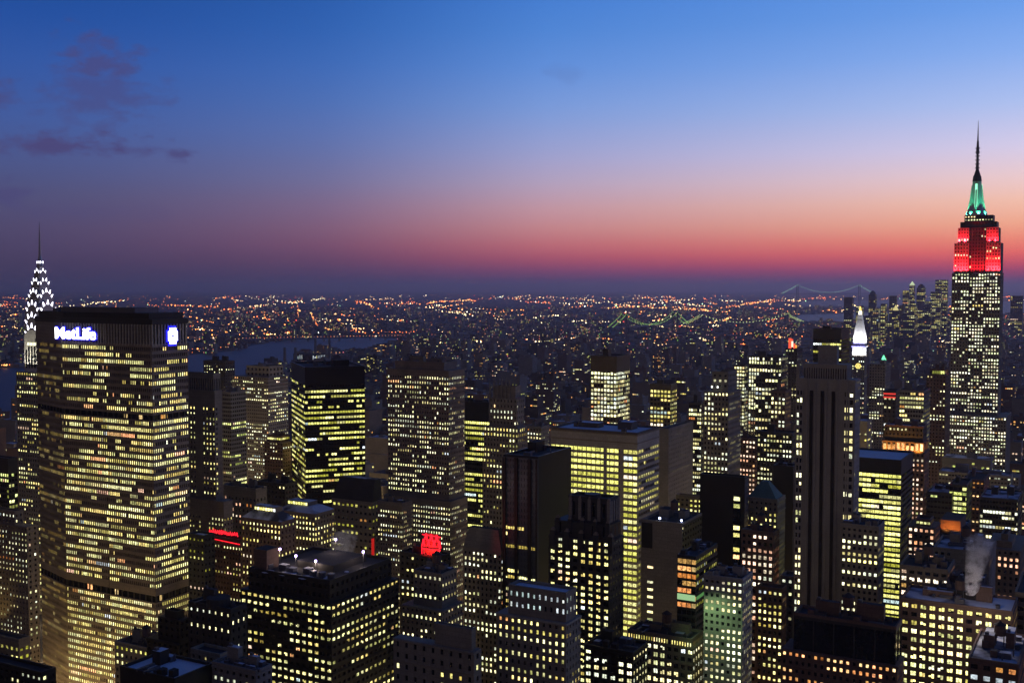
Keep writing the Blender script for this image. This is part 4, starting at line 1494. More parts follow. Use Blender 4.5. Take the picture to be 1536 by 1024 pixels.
m = MB(); m.box(-w * .85, -w * .1, 1, d * .7, z + .05, z + 6.5, WALLS['brick'], ROOFD); m.build('roof_enclosure', r)
for q in (-.6, -.25):
    spot('rust_flood_lamp', (w * q, -3, z + 1), (w * q, 1, z + 4), (1, .33, .06), 2600, R(120), .8, .3, r)
T('blank_stone_block', 'blank stone block with a snowy ledge and a few white windows behind the steam', 1400, 1484, 1494, 832, 520, 'stone', S(fh=4, bay=3.4, ww=.55, wh=.55, p=.25, pal='white', blank=((.33, 1),)), roof='snow', units=2)
T('gabled_loft', 'loft with a small stepped gable and scattered pink windows at the right edge', 1478, 1530, 1548, 826, 560, 'tan', S(fh=4.1, bay=3.2, ww=.5, wh=.55, p=.42, pal='pink', lo=.5, hi=1.5),
  tiers=[(0, 1, 0, 1, 826), (.3, .75, .1, .6, 812, None), (.42, .62, .15, .5, 804, None)], units=0)
T('tan_edge_block', 'amber floodlit tan wall cut by the right edge of the view', 1522, 1580, 1600, 898, 470, 'tan', S(fh=5, bay=6, p=.02), units=0)
br = S('grid', fh=4.15, bay=4.3, ww=.70, wh=.56, rec=.5, p=.78, pal='warm', lo=.7, hi=1.9, corr=.4, rows=.16, pair=2)
T('brick_warehouse', 'long brown brick warehouse with big bright paired windows and a snowy roof', 1351, 1519, 1536, 921, 450, 'brick', br,
  tiers=[(-.0, 1, 0, 1, 921)], roof='snow', units=3, sc=.88, dmax=24)
T('brick_warehouse_annex', 'higher brick annex with orange and white windows behind the long warehouse', 1350, 1422, 1432, 858, 490, 'tan', S('grid', fh=4.1, bay=4.0, ww=.7, wh=.6, p=.75, pal='pink', lo=.6, hi=1.7, pair=True), units=2)
T('dark_roof_plant', 'dark plant block with pipes from which the steam rises', 1405, 1466, 1480, 893, 470, 'black', None, units=4)
T('corner_brick_block', 'low brick block with arched amber windows and a snowy roof in the lower right corner', 1452, 1528, 1545, 1001, 400, 'brick', S(fh=5, bay=5, ww=.6, wh=.5, p=.8, pal='orange', lo=.5, hi=1.2), roof='snow', units=2)
T('long_plant_roof_block', 'long dark rooftop plant block above two rows of small amber windows', 1172, 1346, 1356, 998, 400, 'brick', S('grid', fh=4.0, bay=2.9, ww=.5, wh=.5, p=.85, pal='orange', lo=.5, hi=1.3, corr=.4),
  tiers=[(0, 1, 0, 1, 999), (.1, .98, .1, .95, 944, S('grid', fh=24, bay=7, ww=.94, wh=.9, p=0, wall='dark', rec=.3)), ], units=4)
# bottom centre
r, w, d, z = T('snow_topped_tower', 'stone tower with a blue snowy top edge and cold white penthouse windows', 746, 849, 871, 893, 430, 'stone', S(fh=4.2, bay=3.6, ww=.42, wh=.55, p=.4, pal='warm', lo=.5, hi=1.6),
  tiers=[(0, 1, 0, 1, 936), (.14, .98, .1, .8, 893, S('grid', fh=5.5, bay=3.4, ww=.4, wh=.5, p=.35, pal='cold', lo=.5, hi=1.3))], roof='full', units=0)
m = MB(); m.box(-w - .5, .5, -.5, d + .2, zrow(938, 430), zrow(935, 430), WALLS['pale']); m.build('cornice', r)
T('ornate_stone_block', 'ornate low stone block with a cluttered dark roof at the bottom centre', 590, 711, 722, 978, 420, 'stone', S(fh=5.5, bay=5, ww=.35, wh=.5, p=.15, pal='warm'), tiers=[(0, 1, 0, 1, 978), (.5, .95, .25, .8, 948, None)], units=4)
T('setback_tower', 'mid height stone tower with white windows stepping down beside the dark box', 620, 663, 685, 864, 520, 'stone', S(fh=3.9, bay=3.2, ww=.48, wh=.52, p=.45, pal='white', lo=.6, hi=1.6),
  tiers=[(-.3, 1.12, -.25, 1.2, 916), (0, 1, 0, 1, 864)], units=3, tank=True)
r, w, d, z = T('hip_attic_block', 'grey block with a tall blank attic above columns of white windows', 695, 752, 762, 830, 580, 'stone', S(fh=3.9, bay=3.1, ww=.5, wh=.6, p=.5, pal='white', lo=.6, hi=1.5), units=0)
m = MB(); m.prism([(-w, 0), (-.1, 0), (-.1, d), (-w, d)], z + 1.25, z + 12, WALLS['grey'], ROOFD, [(-w * .88, d * .2), (-w * .12, d * .2), (-w * .12, d * .8), (-w * .88, d * .8)]); m.build('attic_roof', r)
r, w, d, z = T('red_sign_block', 'dark block carrying a blazing red neon panel on its roof', 600, 660, 676, 838, 560, 'black', S(fh=4, bay=4, p=.08, pal='warm'), units=2)
m = MB(); m.box(-w * .44, -w * .40, 1, 1.6, z + .03, z + 12, STEEL); m.box(-w * .06, -w * .02, 1, 1.6, z + .03, z + 12, STEEL)
m.build('sign_frame', r)
m = MB()
for k in range(7):
    zz = z + 6.5 + (k % 2) * 3
    q = -w * .46 + k * w * .066
    m.bar((q, .8, zz - 1.6 + rr_.uniform(0, 1)), (q + w * .03, .8, zz + 2.6), .35, NEON); m.bar((q + w * .03, .8, zz + 2.6), (q + w * .06, .8, zz - 1.2), .35, NEON)
m.bar((-w * .46, .8, z + 4), (-w * .01, .8, z + 4.4), .3, NEON); m.bar((-w * .46, .8, z + 11.4), (-w * .01, .8, z + 11.0), .3, NEON)
m.bar((-w * .47, .8, z + .5), (-w * .47, .8, z + 6), .25, NEON)
m.build('neon_panel', r)
m = MB(); m.box(-w * .455, -w * .02, 1.7, 2.0, z + .03, z + 12, WALLS['brick']); m.build('sign_board', r)
for q in (-.38, -.24, -.1):  # added red spots that spread the neon's soft glow over the board
    spot('red_wash_light', (w * q, -4, z + 2), (w * q, 1.7, z + 6), (1, .02, .02), 9000, R(130), .8, .4, r)
r, w, d, z = T('sloped_top_block', 'dark block with a sloping roof and dim yellow windows behind the steam', 498, 558, 573, 756, 700, 'stone', S(fh=5, bay=4, ww=.6, wh=.4, p=.3, pal='yellow', lo=.2, hi=.7), units=0)
m = MB(); m.prism([(-w, 0), (0, 0), (0, d), (-w, d)], z + 1.25, z + 15, WALLS['dark'], SNOW, [(-w * .9, d * .4), (-w * .02, d * .4), (-w * .02, d * .95), (-w * .6, d * .95)]); m.build('sloped_roof', r)
m = MB(); m.box(-.25, -.02 + .5, -.6, 1.5, z - 40, z - 22, emat('red_wall_glow', (235, 40, 35), .55)); m.build('red_wall_glow_box', r)  # red light on the wall, put in as a self-glowing box
# dark box with the lit roof deck
db = S('grid', fh=4.3, bay=4.3, ww=.70, wh=.46, rec=.45, p=.64, pal='warm', lo=.5, hi=1.7, corr=.5, rows=.22, pair=3)
db2 = S('grid', fh=5, bay=4.3, ww=.6, wh=.5, rec=.45, p=.06, pal='yellow', lo=.1, hi=.5)
r, w, d, z = T('dark_box_office', 'squat black office block with a lamp lit roof deck and rows of yellow windows', 360, 497, 598, 874, 470, 'black', db,
  tiers=[(0, 1, 0, 1, 906), (.07, .96, .03, .94, 874, db2)], units=0)
zt = z
PW = emat('violet_white_lamp', (196, 170, 255), 14, True)
m = MB(); m.box(-w * .93, -w * .78, d * .1, d * .26, zt + .05, zt + 9, WALLS['brick'], ROOFD); m.build('penthouse', r)
m = MB(); m.box(-w * .62, -w * .22, d * .32, d * .8, zt + .05, zt + 3.2, WALLS['dark'], ROOFD); m.build('plant_room', r)
for k in range(4):
    part_box(r, 'air_handling_unit', STEEL, -w * .85 + k * 7, -w * .85 + k * 7 + 4, d * .12 + (k % 2) * 3, d * .12 + (k % 2) * 3 + 3, zt + .05, zt + 2.2, top=SNOW)
for k in range(3):
    q = MB(); q.cyl(-w * .3 + k * 5, d * .14, zt + .05, zt + 2.5, 1.7, 1.7, STEEL, 10); q.build('cooling_unit', r)
for k, (qa, qb, sx, sy) in enumerate(((-.74, .07, 5, 1.6), (-.55, .10, 7, 2.0), (-.33, .08, 6, 1.5), (-.16, .16, 4, 2.4), (-.14, .4, 2, 5))):
    m = MB(); m.cyl(w * qa, d * qb, zt + .03, zt + .35, sx * .6, sx * .4, FULLSNOW, 9); m.build('snow_patch', r)
for (qa, qb, hh) in ((-.80, .30, 7), (-.62, .30, 5.0), (-.40, .30, 4), (-.50, .72, 9), (-.12, .62, 6.5)):
    m = MB(); m.bar((w * qa, d * qb, zt), (w * qa, d * qb, zt + hh), .12, STEEL)
    o = m.build('roof_lamp', r)
    m = MB(); m.cyl(w * qa, d * qb, zt + hh, zt + hh + .8, .5, .5, PW, 8); m.build('bulb', o)
    l = bpy.data.lights.new('roof_lamp_light', 'POINT'); l.energy = 1000; l.color = (1, .78, .66); l.shadow_soft_size = .6
    lo_ = bpy.data.objects.new('roof_lamp_light', l); COL.objects.link(lo_); lo_.parent = r; lo_.location = (w * qa, d * qb - .9, zt + hh - .6)
# bottom left
r, w, d, z = T('dark_round_top_tower', 'dark grey tower with a round tank house on its roof near the bottom left', 282, 346, 370, 917, 450, 'dark', S(fh=4.2, bay=4.2, ww=.35, wh=.5, p=.2, pal='white'), units=1)
m = MB(); m.cyl(-w * .45, d * .45, z + .05, z + 3.6, 5, 5, WALLS['dark'], 16, ROOFD); m.build('tank_house', r)
T('dark_stub_tower', 'short black tower with a stepped top in front of the sign tower', 240, 270, 284, 930, 500, 'black', S(fh=4, bay=4, p=.06), tiers=[(-.6, 1, -.2, 1, 966), (-.1, 1, 0, 1, 930), (.2, .8, .1, .9, 921, None)], units=0)
T('low_roof_block', 'low dark block with one pair of yellow windows at the foot of the sign tower', 172, 236, 262, 978, 520, 'stone', S(fh=4.5, bay=4, ww=.5, wh=.5, p=.15, pal='yellow'), units=3)
T('blue_roof_block', 'black block with a flat blue snowy roof along the bottom edge', 180, 262, 320, 1022, 395, 'black', None, roof='full', units=1)
T('cluttered_roof_block', 'grey block with a cluttered snowy roof right of the blue roof', 318, 384, 408, 1010, 400, 'grey', S(fh=4, bay=4, p=.1), roof='snow', units=5)
T('small_stone_block', 'small stone block with a lit doorway at the bottom edge left of the dark box', 286, 330, 350, 985, 430, 'stone', S(fh=4.2, bay=3.6, ww=.4, wh=.5, p=.25, pal='white'), units=3)
T('attic_lit_block', 'dark flat roofed block with a lit attic row in front of the grey slab', 938, 1040, 1058, 968, 480, 'tan', S('grid', fh=4.6, bay=4.2, ww=.7, wh=.6, p=.75, pal='white', lo=.7, hi=1.7, pair=True),
  tiers=[(0, 1, 0, 1, 972), (.03, .97, .03, .97, 962, S('strip', fh=4, bay=1.5, ww=.5, wh=.6, p=.9, pal='warm'))], units=3)
# middle distance
T('round_tower', 'round shouldered bronze tower with a tall blank top and a grid of bright windows', 886, 925, 945, 536, 1000, 'bronze', S('grid', fh=3.8, bay=3.2, ww=.72, wh=.62, p=.78, pal='white', lo=.5, hi=1.5, skip_top=13, rows=.15), units=1, cap=100)
T('cube_tower', 'small cube shaped tower with warm lit window grid right of the round shouldered tower', 975, 1006, 1016, 578, 1000, 'bronze', S('grid', fh=3.8, bay=3.2, ww=.7, wh=.58, p=.72, pal='warm', lo=.5, hi=1.3, skip_top=4), units=1)
T('grey_blank_slab', 'blank pale grey slab behind the blazing yellow office', 989, 1003, 1040, 645, 850, 'grey', None, sr=S('grid', fh=4, bay=4.5, ww=.3, wh=.4, p=.06, wall='grey'), units=1)
T('thin_office', 'thin dark office with white windows behind the grey slab', 1033, 1052, 1060, 606, 900, 'dark', S('strip', fh=3.9, bay=2.2, ww=.8, wh=.55, p=.5, pal='white'), units=1)
r, w, d, z = T('setback_stone_tower', 'stepped stone tower with two white roof lamps and pale window columns', 1056, 1093, 1112, 562, 760, 'stone', S('grid', fh=3.9, bay=2.7, ww=.55, wh=.55, p=.45, pal='white', lo=.5, hi=1.5),
  tiers=[(0, 1, 0, 1, 588), (.25, .9, .15, .85, 560, S('grid', fh=4, bay=4, p=.03))], units=0)
for q in (-.68, -.45):
    m = MB(); m.bar((w * q, .5, zrow(588, 762)), (w * q, .5, zrow(582, 762)), .1, STEEL); o = m.build('roof_lamp', r)
    m = MB(); m.cyl(w * q, .5, zrow(582, 762), zrow(579.6, 762), .5, .5, emat('white_roof_lamp', (250, 255, 240), 4, True), 8); m.build('bulb', o)
T('pink_window_block', 'brick block with pinkish window rows right of the stepped stone tower', 1104, 1133, 1141, 660, 820, 'brick', S(fh=4, bay=2.8, ww=.6, wh=.5, p=.65, pal='pink', lo=.5, hi=1.2), units=1)
T('white_grid_block', 'dark block with a dense grid of white windows left of the slotted slab', 1136, 1188, 1196, 652, 800, 'dark', S(fh=4, bay=2.7, ww=.62, wh=.5, p=.68, pal='white', lo=.5, hi=1.4), units=1)
T('glass_grid_block', 'glass block with a bright outlined window grid above the white windowed block', 1133, 1172, 1180, 568, 1050, 'dark', S(fh=4.2, bay=3, ww=.7, wh=.6, p=.6, pal='white'), units=1)
T('slatted_lit_block', 'wide far block with vertical strips of white windows', 1123, 1172, 1182, 536, 1300, 'dark', S(fh=4.5, bay=3.4, ww=.6, wh=.7, p=.6, pal='white'), units=1)
T('small_lit_cube', 'small far cube with bright windows left of the strip windowed block', 1101, 1117, 1122, 549, 1250, 'dark', S(fh=4, bay=3, ww=.7, wh=.6, p=.7, pal='white'), units=0)
T('brown_midblock', 'brown block with a few bright windows under the white windowed block', 1156, 1178, 1186, 588, 900, 'brick', S(fh=4.2, bay=3.2, ww=.6, wh=.6, p=.45, pal='white'), units=1)
T('black_top_office', 'office with a black top and yellow lit floors behind the slotted slab', 1220, 1262, 1276, 495, 1150, 'black', S('strip', fh=4.0, bay=2.2, ww=.88, wh=.5, p=.62, pal='yellow', skip_top=9, corr=.7), units=1)
T('monument_cupola_block', 'dark block with a glowing green cupola far right of the clock tower', 1304, 1328, 1336, 546, 1500, 'stone', S(fh=4, bay=3.5, p=.08), tiers=[(0, 1, 0, 1, 546), (.6, .85, .2, .8, 541, S(fh=5, bay=3, p=.5, pal='white'))], units=0)
mc = bpy.data.objects['monument_cupola_block']; w, d, z = mc['size']
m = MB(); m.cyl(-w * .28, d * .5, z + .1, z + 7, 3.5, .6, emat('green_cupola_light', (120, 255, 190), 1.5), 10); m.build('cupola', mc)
r, w, d, z = T('billboard_block', 'dark block carrying a blazing red and white billboard in the middle distance', 1178, 1196, 1204, 524, 1500, 'dark', S(fh=4, bay=4, p=.05), units=0)
m = MB()
for (a0, a1, h0, h1, c_) in ((.75, .52, 1, 15, 'red'), (.51, .36, 3, 11, 'white'), (.35, .2, 1, 8, 'red'), (.5, .38, 11.2, 14, 'red'), (.19, .05, 2, 6, 'amber')):
    m.box(-w * a0, -w * a1, .5, 1.2, z + h0, z + h1, emat('billboard_' + c_, {'red': (255, 90, 60), 'white': (255, 240, 210), 'amber': (255, 170, 70)}[c_], 1.3))
m.build('billboard', r)
T('smoke_stack_block', 'power plant hall with tall white lit windows by the river', 440, 474, 488, 532, 3100, 'dark', S(fh=16, bay=7, ww=.4, wh=.7, p=.85, pal='cold', lo=.4, hi=.9, rows=0), units=0, cap=0)
# the downtown cluster
for (xl, xc, xr, yt, Y, wall, p, lab) in (
        (1266, 1278, 1283, 446, 5600, 'dark', .03, 'plain dark far slab left of the downtown cluster'),
        (1284, 1293, 1297, 459, 5500, 'brick', .5, 'reddish far tower right behind the clock tower pyramid'),
        (1303, 1313, 1319, 442, 6000, 'dark', .2, 'dark far downtown tower with a rounded cap'),
        (1334, 1344, 1349, 444, 6100, 'grey', .2, 'grey far downtown tower above a small lit pyramid'),
        (1338, 1347, 1353, 466, 5300, 'dark', .12, 'shorter dark far block under the lit pyramid'),
        (1354, 1363, 1367, 436, 6200, 'stone', .35, 'slim far tower next to the pointed downtown tower'),
        (1364, 1371, 1375, 428, 6300, 'stone', .4, 'pointed far downtown tower with a bright lit tip'),
        (1375, 1387, 1393, 432, 6000, 'grey', .35, 'far downtown tower with a lit domed top'),
        (1396, 1412, 1420, 438, 5800, 'greyglass', .4, 'greenish glass far tower in the downtown cluster'),
        (1403, 1421, 1430, 420, 6300, 'tan', .6, 'widest far downtown tower with amber lit floors'),
        (1352, 1372, 1380, 470, 5200, 'dark', .3, 'broad low far block in front of the pointed tower'),
        (1318, 1330, 1336, 470, 5200, 'dark', .25, 'low far block left of the lit pyramid'),
        (1384, 1396, 1401, 462, 5400, 'dark', .3, 'mid height far block in front of the domed tower'),
        (1516, 1534, 1542, 444, 5900, 'dark', .1, 'dark far tower cut by the right edge'),
        *[(px, px + wd, px + wd + 4, yt, 5000 + 61 * k, ('dark', 'grey', 'brick', 'stone')[k % 4], (.2, .35, .5, .12, .3)[k % 5], 'smaller lit tower packed among the distant downtown cluster')
          for k, (px, wd, yt) in enumerate(((1296, 8, 474), (1309, 9, 463), (1321, 7, 456), (1328, 10, 482), (1341, 8, 478), (1349, 7, 458), (1357, 10, 488), (1366, 8, 455), (1379, 9, 478), (1388, 8, 452),
                                             (1394, 11, 486), (1403, 8, 464), (1411, 9, 452), (1417, 8, 478), (1424, 6, 466), (1287, 7, 487)))]):
    r, w, d, z = T('downtown_tower', lab, xl, xc, xr, yt, Y, wall, S('strip', fh=8, bay=9, ww=.7, wh=.5, p=p, pal='warm', lo=.25, hi=.8, corr=.6), group='towers of the distant downtown cluster', units=0)
    if 'pointed' in lab and 'low far' not in lab and 'slim' not in lab:
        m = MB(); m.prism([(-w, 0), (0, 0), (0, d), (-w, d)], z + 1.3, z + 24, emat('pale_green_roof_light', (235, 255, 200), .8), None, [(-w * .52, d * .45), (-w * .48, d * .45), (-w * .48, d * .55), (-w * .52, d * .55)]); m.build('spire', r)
    if 'domed' in lab or 'rounded' in lab:
        m = MB(); m.cyl(-w / 2, d / 2, z + 1.3, z + 12, w * .48, w * .4, WALLS['dark'], 12); m.cyl(-w / 2, d / 2, z + 12.01, z + 22, w * .4, w * .12, WALLS['dark'], 12); m.build('dome', r)
    if 'under the lit pyramid' in lab:
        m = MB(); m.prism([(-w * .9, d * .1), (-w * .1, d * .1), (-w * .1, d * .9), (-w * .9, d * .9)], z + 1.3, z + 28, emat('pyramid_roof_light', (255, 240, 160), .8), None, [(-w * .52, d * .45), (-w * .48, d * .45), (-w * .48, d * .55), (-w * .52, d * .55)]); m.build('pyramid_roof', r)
# ------------------------------------------------------------------ the dense quarters between the towers
FOOTS = [f for f in FOOT if f]


def to_grid(x, y):
    return x * U.x + y * U.y, x * V.x + y * V.y


FG = []
for (x, y, w, d) in FOOTS:
    s, t = to_grid(x, y)
    FG.append((s - w * 1.12 - 3, s + 3 + w * .12, t - 3 - d * .15, t + d * 1.1 + 3))
sg = [to_grid(*p) for p in SLAB_POLY]
FG.append((min(s for s, t in sg) - 3, max(s for s, t in sg) + 3, min(t for s, t in sg) - 3, max(t for s, t in sg) + 3))


def taken(s0, s1, t0, t1):
    for a, b, c, e in FG:
        if s0 < b and s1 > a and t0 < e and t1 > c:
            return True
    return False


lots = []
cr_ = random.Random(11)
t = -600.0
AV, ST = 210.0, 80.0
ti = 0
while t < 5200:
    t0 = t + 9
    depth_rows = 2
    for half in range(2):
        ta, tb = t0 + half * 31, t0 + half * 31 + 30
        s = -4600.0
        si = 0
        while s < 3000:
            # avenues every AV metres
            k = math.floor(s / AV)
            s_end = (k + 1) * AV - 24
            if s >= s_end:
                s = (k + 1) * AV
                continue
            wdt = cr_.uniform(18, 46)
            e = min(s + wdt, s_end)
            if s_end - e < 14:
                e = s_end
            x, y = e * U.x + ta * V.x, e * U.y + ta * V.y
            s0 = s
            s = e + 0.6
            if y < 430 or y > 4300 or abs(x) > 0.56 * y + 60 or e - s0 < 8:
                continue
            if on_water(x, y) or on_water(x - 20, y + 40):
                continue
            rr0 = cr_.random()
            if y < 1000:
                h = cr_.uniform(22, 70) if y > 600 else cr_.uniform(15, 45)
            elif y < 1700:
                h = cr_.uniform(18, 62) if rr0 < .85 else cr_.uniform(60, 105)
            elif y < 2600:
                h = cr_.uniform(14, 42) if rr0 < .92 else cr_.uniform(45, 90)
            else:
                h = cr_.uniform(12, 26) if rr0 < .93 else cr_.uniform(40, 75)
            if taken(s0, e, ta, tb):
                continue
            lots.append((s0, e, ta, tb, h, x, y))
    t += ST
lots.sort(key=lambda q: q[6])
cover = [1024.0] * 1536
rank = []
# towers first seen from the camera hide what stands behind them
hero = []
for o in list(COL.objects):
    if o.parent is None and 'size' in o.keys():
        w, d, z = o['size']
        pts = [Vector(o.location) - U * w, Vector(o.location), Vector(o.location) + V * d]
        xs = [proj((p.x, p.y, z))[0] for p in pts]
        hero.append((o.location.y, min(xs), max(xs), proj((o.location.x, o.location.y + d * .4, z))[1]))
hero.append((600, 53, 283, 470)); hero.append((1210, 1428, 1506, 340)); hero.append((870, 22, 84, 500))
seq = [(q[6], 0, q) for q in lots] + [(h[0], 1, h) for h in hero]
seq.sort(key=lambda q: (q[0], q[1]))
for yy, kind, q in seq:
    if kind:
        x0, x1, yt = q[1:]
        for c in range(max(0, int(x0)), min(1536, int(x1))):
            if yt < cover[c]:
                cover[c] = yt
        continue
    s0, e, ta, tb, h, x, y = q
    pts = [(s_ * U.x + t_ * V.x, s_ * U.y + t_ * V.y) for s_, t_ in ((s0, ta), (e, ta), (e, tb))]
    pr = [proj((p[0], p[1], h)) for p in pts]
    x0, x1, yt = min(p[0] for p in pr), max(p[0] for p in pr), pr[1][1]
    vis = 0.0
    for c in range(max(0, int(x0)), min(1536, int(x1) + 1)):
        if yt < cover[c]:
            vis += cover[c] - yt
            cover[c] = yt
    rank.append((vis, q))
rank.sort(key=lambda r_: -r_[0])
N_IND = 190
MIDW = ['stone', 'grey', 'brick', 'tan', 'dark', 'stone', 'brick']


def mid_building(mb, quads, s0, e, ta, tb, h, y, local):
    """walls, parapet, roof box and lit rooms of one small block; local: grid coordinates relative to its near corner"""
    wm = WALLS[cr_.choice(MIDW)]
    x1, y0 = (0.0, 0.0) if local else (e, ta)
    x0, y1 = x1 - (e - s0), y0 + (tb - ta)
    X = (lambda p: p) if local else (lambda p: (p[0] * U.x + p[1] * V.x, p[0] * U.y + p[1] * V.y))

    def bx(a0, a1, b0, b1, z0, z1, m, top=None):
        mb.prism([X((a0, b0)), X((a1, b0)), X((a1, b1)), X((a0, b1))], z0, z1, m, top)
    roof = SNOW if cr_.random() < .22 else ROOFD
    hs = h
    if h > 38 and cr_.random() < .6:
        hs = h * cr_.uniform(.6, .85)
        bx(x0, x1, y0, y1, 0, hs, wm, roof)
        ia, ib = cr_.uniform(.08, .25), cr_.uniform(.05, .2)
        W, D = x1 - x0, y1 - y0
        bx(x0 + W * ia, x1 - W * ib, y0 + D * ib, y1 - D * .1, hs - .1, h, wm, roof)
        tiers = [(x0, x1, y0, y1, 0, hs), (x0 + W * ia, x1 - W * ib, y0 + D * ib, y1 - D * .1, hs, h)]
    else:
        bx(x0, x1, y0, y1, 0, h, wm, roof)
        tiers = [(x0, x1, y0, y1, 0, h)]
    a0, a1, b0, b1 = tiers[-1][:4]
    # parapet and bulkheads
    for k in range(cr_.choice((1, 2, 2))):
        pa, pb = cr_.uniform(.15, .6), cr_.uniform(.3, .6)
        pw, pd = cr_.uniform(.15, .3), cr_.uniform(.2, .35)
        bx(a0 + (a1 - a0) * pa, a0 + (a1 - a0) * (pa + pw), b0 + (b1 - b0) * pb, b0 + (b1 - b0) * (pb + pd), h - .1, h + cr_.uniform(2.5, 5.5), wm, ROOFD)
    bx(a0 - .2, a1 + .2, b0 - .25, b0 + .4, h - .8, h + 1.0, wm)
    bx(a1 - .4, a1 + .25, b0 + .41, b1, h - .8, h + 1.0, wm)
    # lit rooms
    p = cr_.choice((.04, .06, .09, .12, .18, .28, .45)) * (.85 if y < 1500 else .45)
    if y < 1150:
        p = cr_.choice((.15, .25, .35, .45, .55))
    pal = cr_.choice(('white', 'warm', 'warm', 'pink', 'lime', 'orange', 'orange'))
    fh, bay = cr_.uniform(3.4, 4.4), cr_.uniform(2.8, 4.2)
    strip = cr_.random() < .2
    for (a0, a1, b0, b1, z0, z1) in tiers:
        for face in (0, 1):
            L = (a1 - a0) if face == 0 else (b1 - b0)
            nb, nf = max(1, int(L / bay)), int((z1 - max(z0, 0)) / fh)
            bw = L / nb
            for j in range(nf):
                zz = z1 - 1.4 - (j + 1) * fh + .6
                if zz < 3 or z1 - zz > 60:
                    break
                on = False
                for i in range(nb):
                    if cr_.random() > (.75 if strip else .3):
                        on = cr_.random() < p
                    if not on:
                        continue
                    g = bw * (.05 if strip else .24)
                    q0, q1 = i * bw + g, (i + 1) * bw - g
                    c = lin(cr_.choice(PAL[pal if cr_.random() < .8 else 'white']))
                    b = .4 + 1.7 * cr_.random() ** 1.5
                    c = tuple(v * b for v in c)
                    if face == 0:
                        pa_, pb_ = X((a0 + q0, b0 - .12)), X((a0 + q1, b0 - .12))
                    else:
                        pa_, pb_ = X((a1 + .12, b0 + q0)), X((a1 + .12, b0 + q1))
                    hh = fh * cr_.uniform(.42, .55)
                    quads.append(([(*pa_, zz), (*pb_, zz), (*pb_, zz + hh), (*pa_, zz + hh)], c))


stuff_mb, stuff_q = MB(), []
KINDS = {0: ('city_block', 'dim mid rise block with a few lit windows, crowded among others in middle distance'),
         1: ('rowhouse_block', 'small dark low block among the distant crowded streets beyond the towers')}
for i, (vis, q) in enumerate(rank):
    s0, e, ta, tb, h, x, y = q
    if i < N_IND and vis > 3:
        mb, qs = MB(), []
        mid_building(mb, qs, s0, e, ta, tb, h, y, True)
        k = 0 if y < 2000 else 1
        o = mb.build(KINDS[k][0])
        o.location = (x, y, 0)
        o.rotation_euler = (0, 0, -TH)
        tag(o, KINDS[k][1], 'city block' if k == 0 else 'low block', 'blocks of the crowded middle distance' if k == 0 else 'low blocks beyond the towers')
        if qs:
            lit_mesh('windows', qs, o)['kind'] = 'stuff'
    elif vis > 0 or y > 2000:
        mid_building(stuff_mb, stuff_q, s0, e, ta, tb, h, y, False)
o = tag(stuff_mb.build('distant_city'), 'mass of small dark buildings filling the distant streets', kind='stuff')
lit_mesh('windows', stuff_q, o)['kind'] = 'stuff'

# ------------------------------------------------------------------ the city beyond, to the horizon
fm, fq = MB(), []
fr_ = random.Random(5)
FW = [WALLS['dark'], WALLS['brick'], WALLS['stone'], WALLS['grey']]
n = 0
while n < 9000:
    y = 3600 * (14000 / 3600) ** fr_.random()
    x = fr_.uniform(-.52, .52) * y
    if on_water(x, y):
        continue
    if y < 4300 and x > -y * .15 and fr_.random() < .6:
        continue
    n += 1
    w_, d_ = fr_.uniform(14, 60), fr_.uniform(12, 30)
    h = fr_.uniform(8, 16) if fr_.random() < .90 else fr_.uniform(20, 55)
    a_ = R(fr_.choice((12, -38, 29))) + fr_.gauss(0, .05)
    ca, sa = math.cos(a_), math.sin(a_)
    P = lambda p, q: (x + p * ca + q * sa, y - p * sa + q * ca)
    fm.prism([P(-w_ / 2, 0), P(w_ / 2, 0), P(w_ / 2, d_), P(-w_ / 2, d_)], 0, h, fr_.choice(FW), SNOW if fr_.random() < .25 else ROOFD)
    if h > 20:
        for k in range(int(h / 6)):
            for kk in range(int(w_ / 5)):
                if fr_.random() < .16:
                    a0 = P(-w_ / 2 + kk * 5, -.5)
                    a1 = P(-w_ / 2 + kk * 5 + 3.5, -.5)
                    c = tuple(v * fr_.uniform(.4, 1.4) for v in lin(fr_.choice(PAL['warm'] + PAL['pink'])))
                    fq.append(([(*a0, k * 6 + 2), (*a1, k * 6 + 2), (*a1, k * 6 + 5), (*a0, k * 6 + 5)], c))
o = tag(fm.build('far_city'), 'endless low city spreading to the horizon', kind='stuff')
lit_mesh('windows', fq, o)['kind'] = 'stuff'
# its street lamps and signs
lr = random.Random(21)
lq = []
LC = [((255, 150, 70), 7), ((255, 120, 50), 5), ((255, 200, 130), 4), ((255, 235, 190), 4), ((240, 255, 230), 1.2), ((255, 70, 50), .8), ((190, 255, 190), .6)]
wts = [c[1] for c in LC]


def lamp(x, y, z, col, b, k=1.0):
    r_ = y / F * 0.62 * k
    c = tuple(v * b for v in lin(col))
    for f in octa((x, y, z), r_):
        lq.append((f, c))


def lamp_px(px, py, b=None, col=None, k=1.0, z=9.0):
    g = ground(px, py, z)
    if g.y > 40000 or on_water(g.x, g.y):
        return
    if taken(*(lambda st_: (st_[0] - 2, st_[0] + 2, st_[1] - 2, st_[1] + 2))(to_grid(g.x, g.y))):
        return
    lamp(g.x, g.y, z, col or lr.choices([c[0] for c in LC], wts)[0], b or (.9 + 10 * lr.random() ** 3), k * (.75 + .95 * lr.random() ** 1.8))


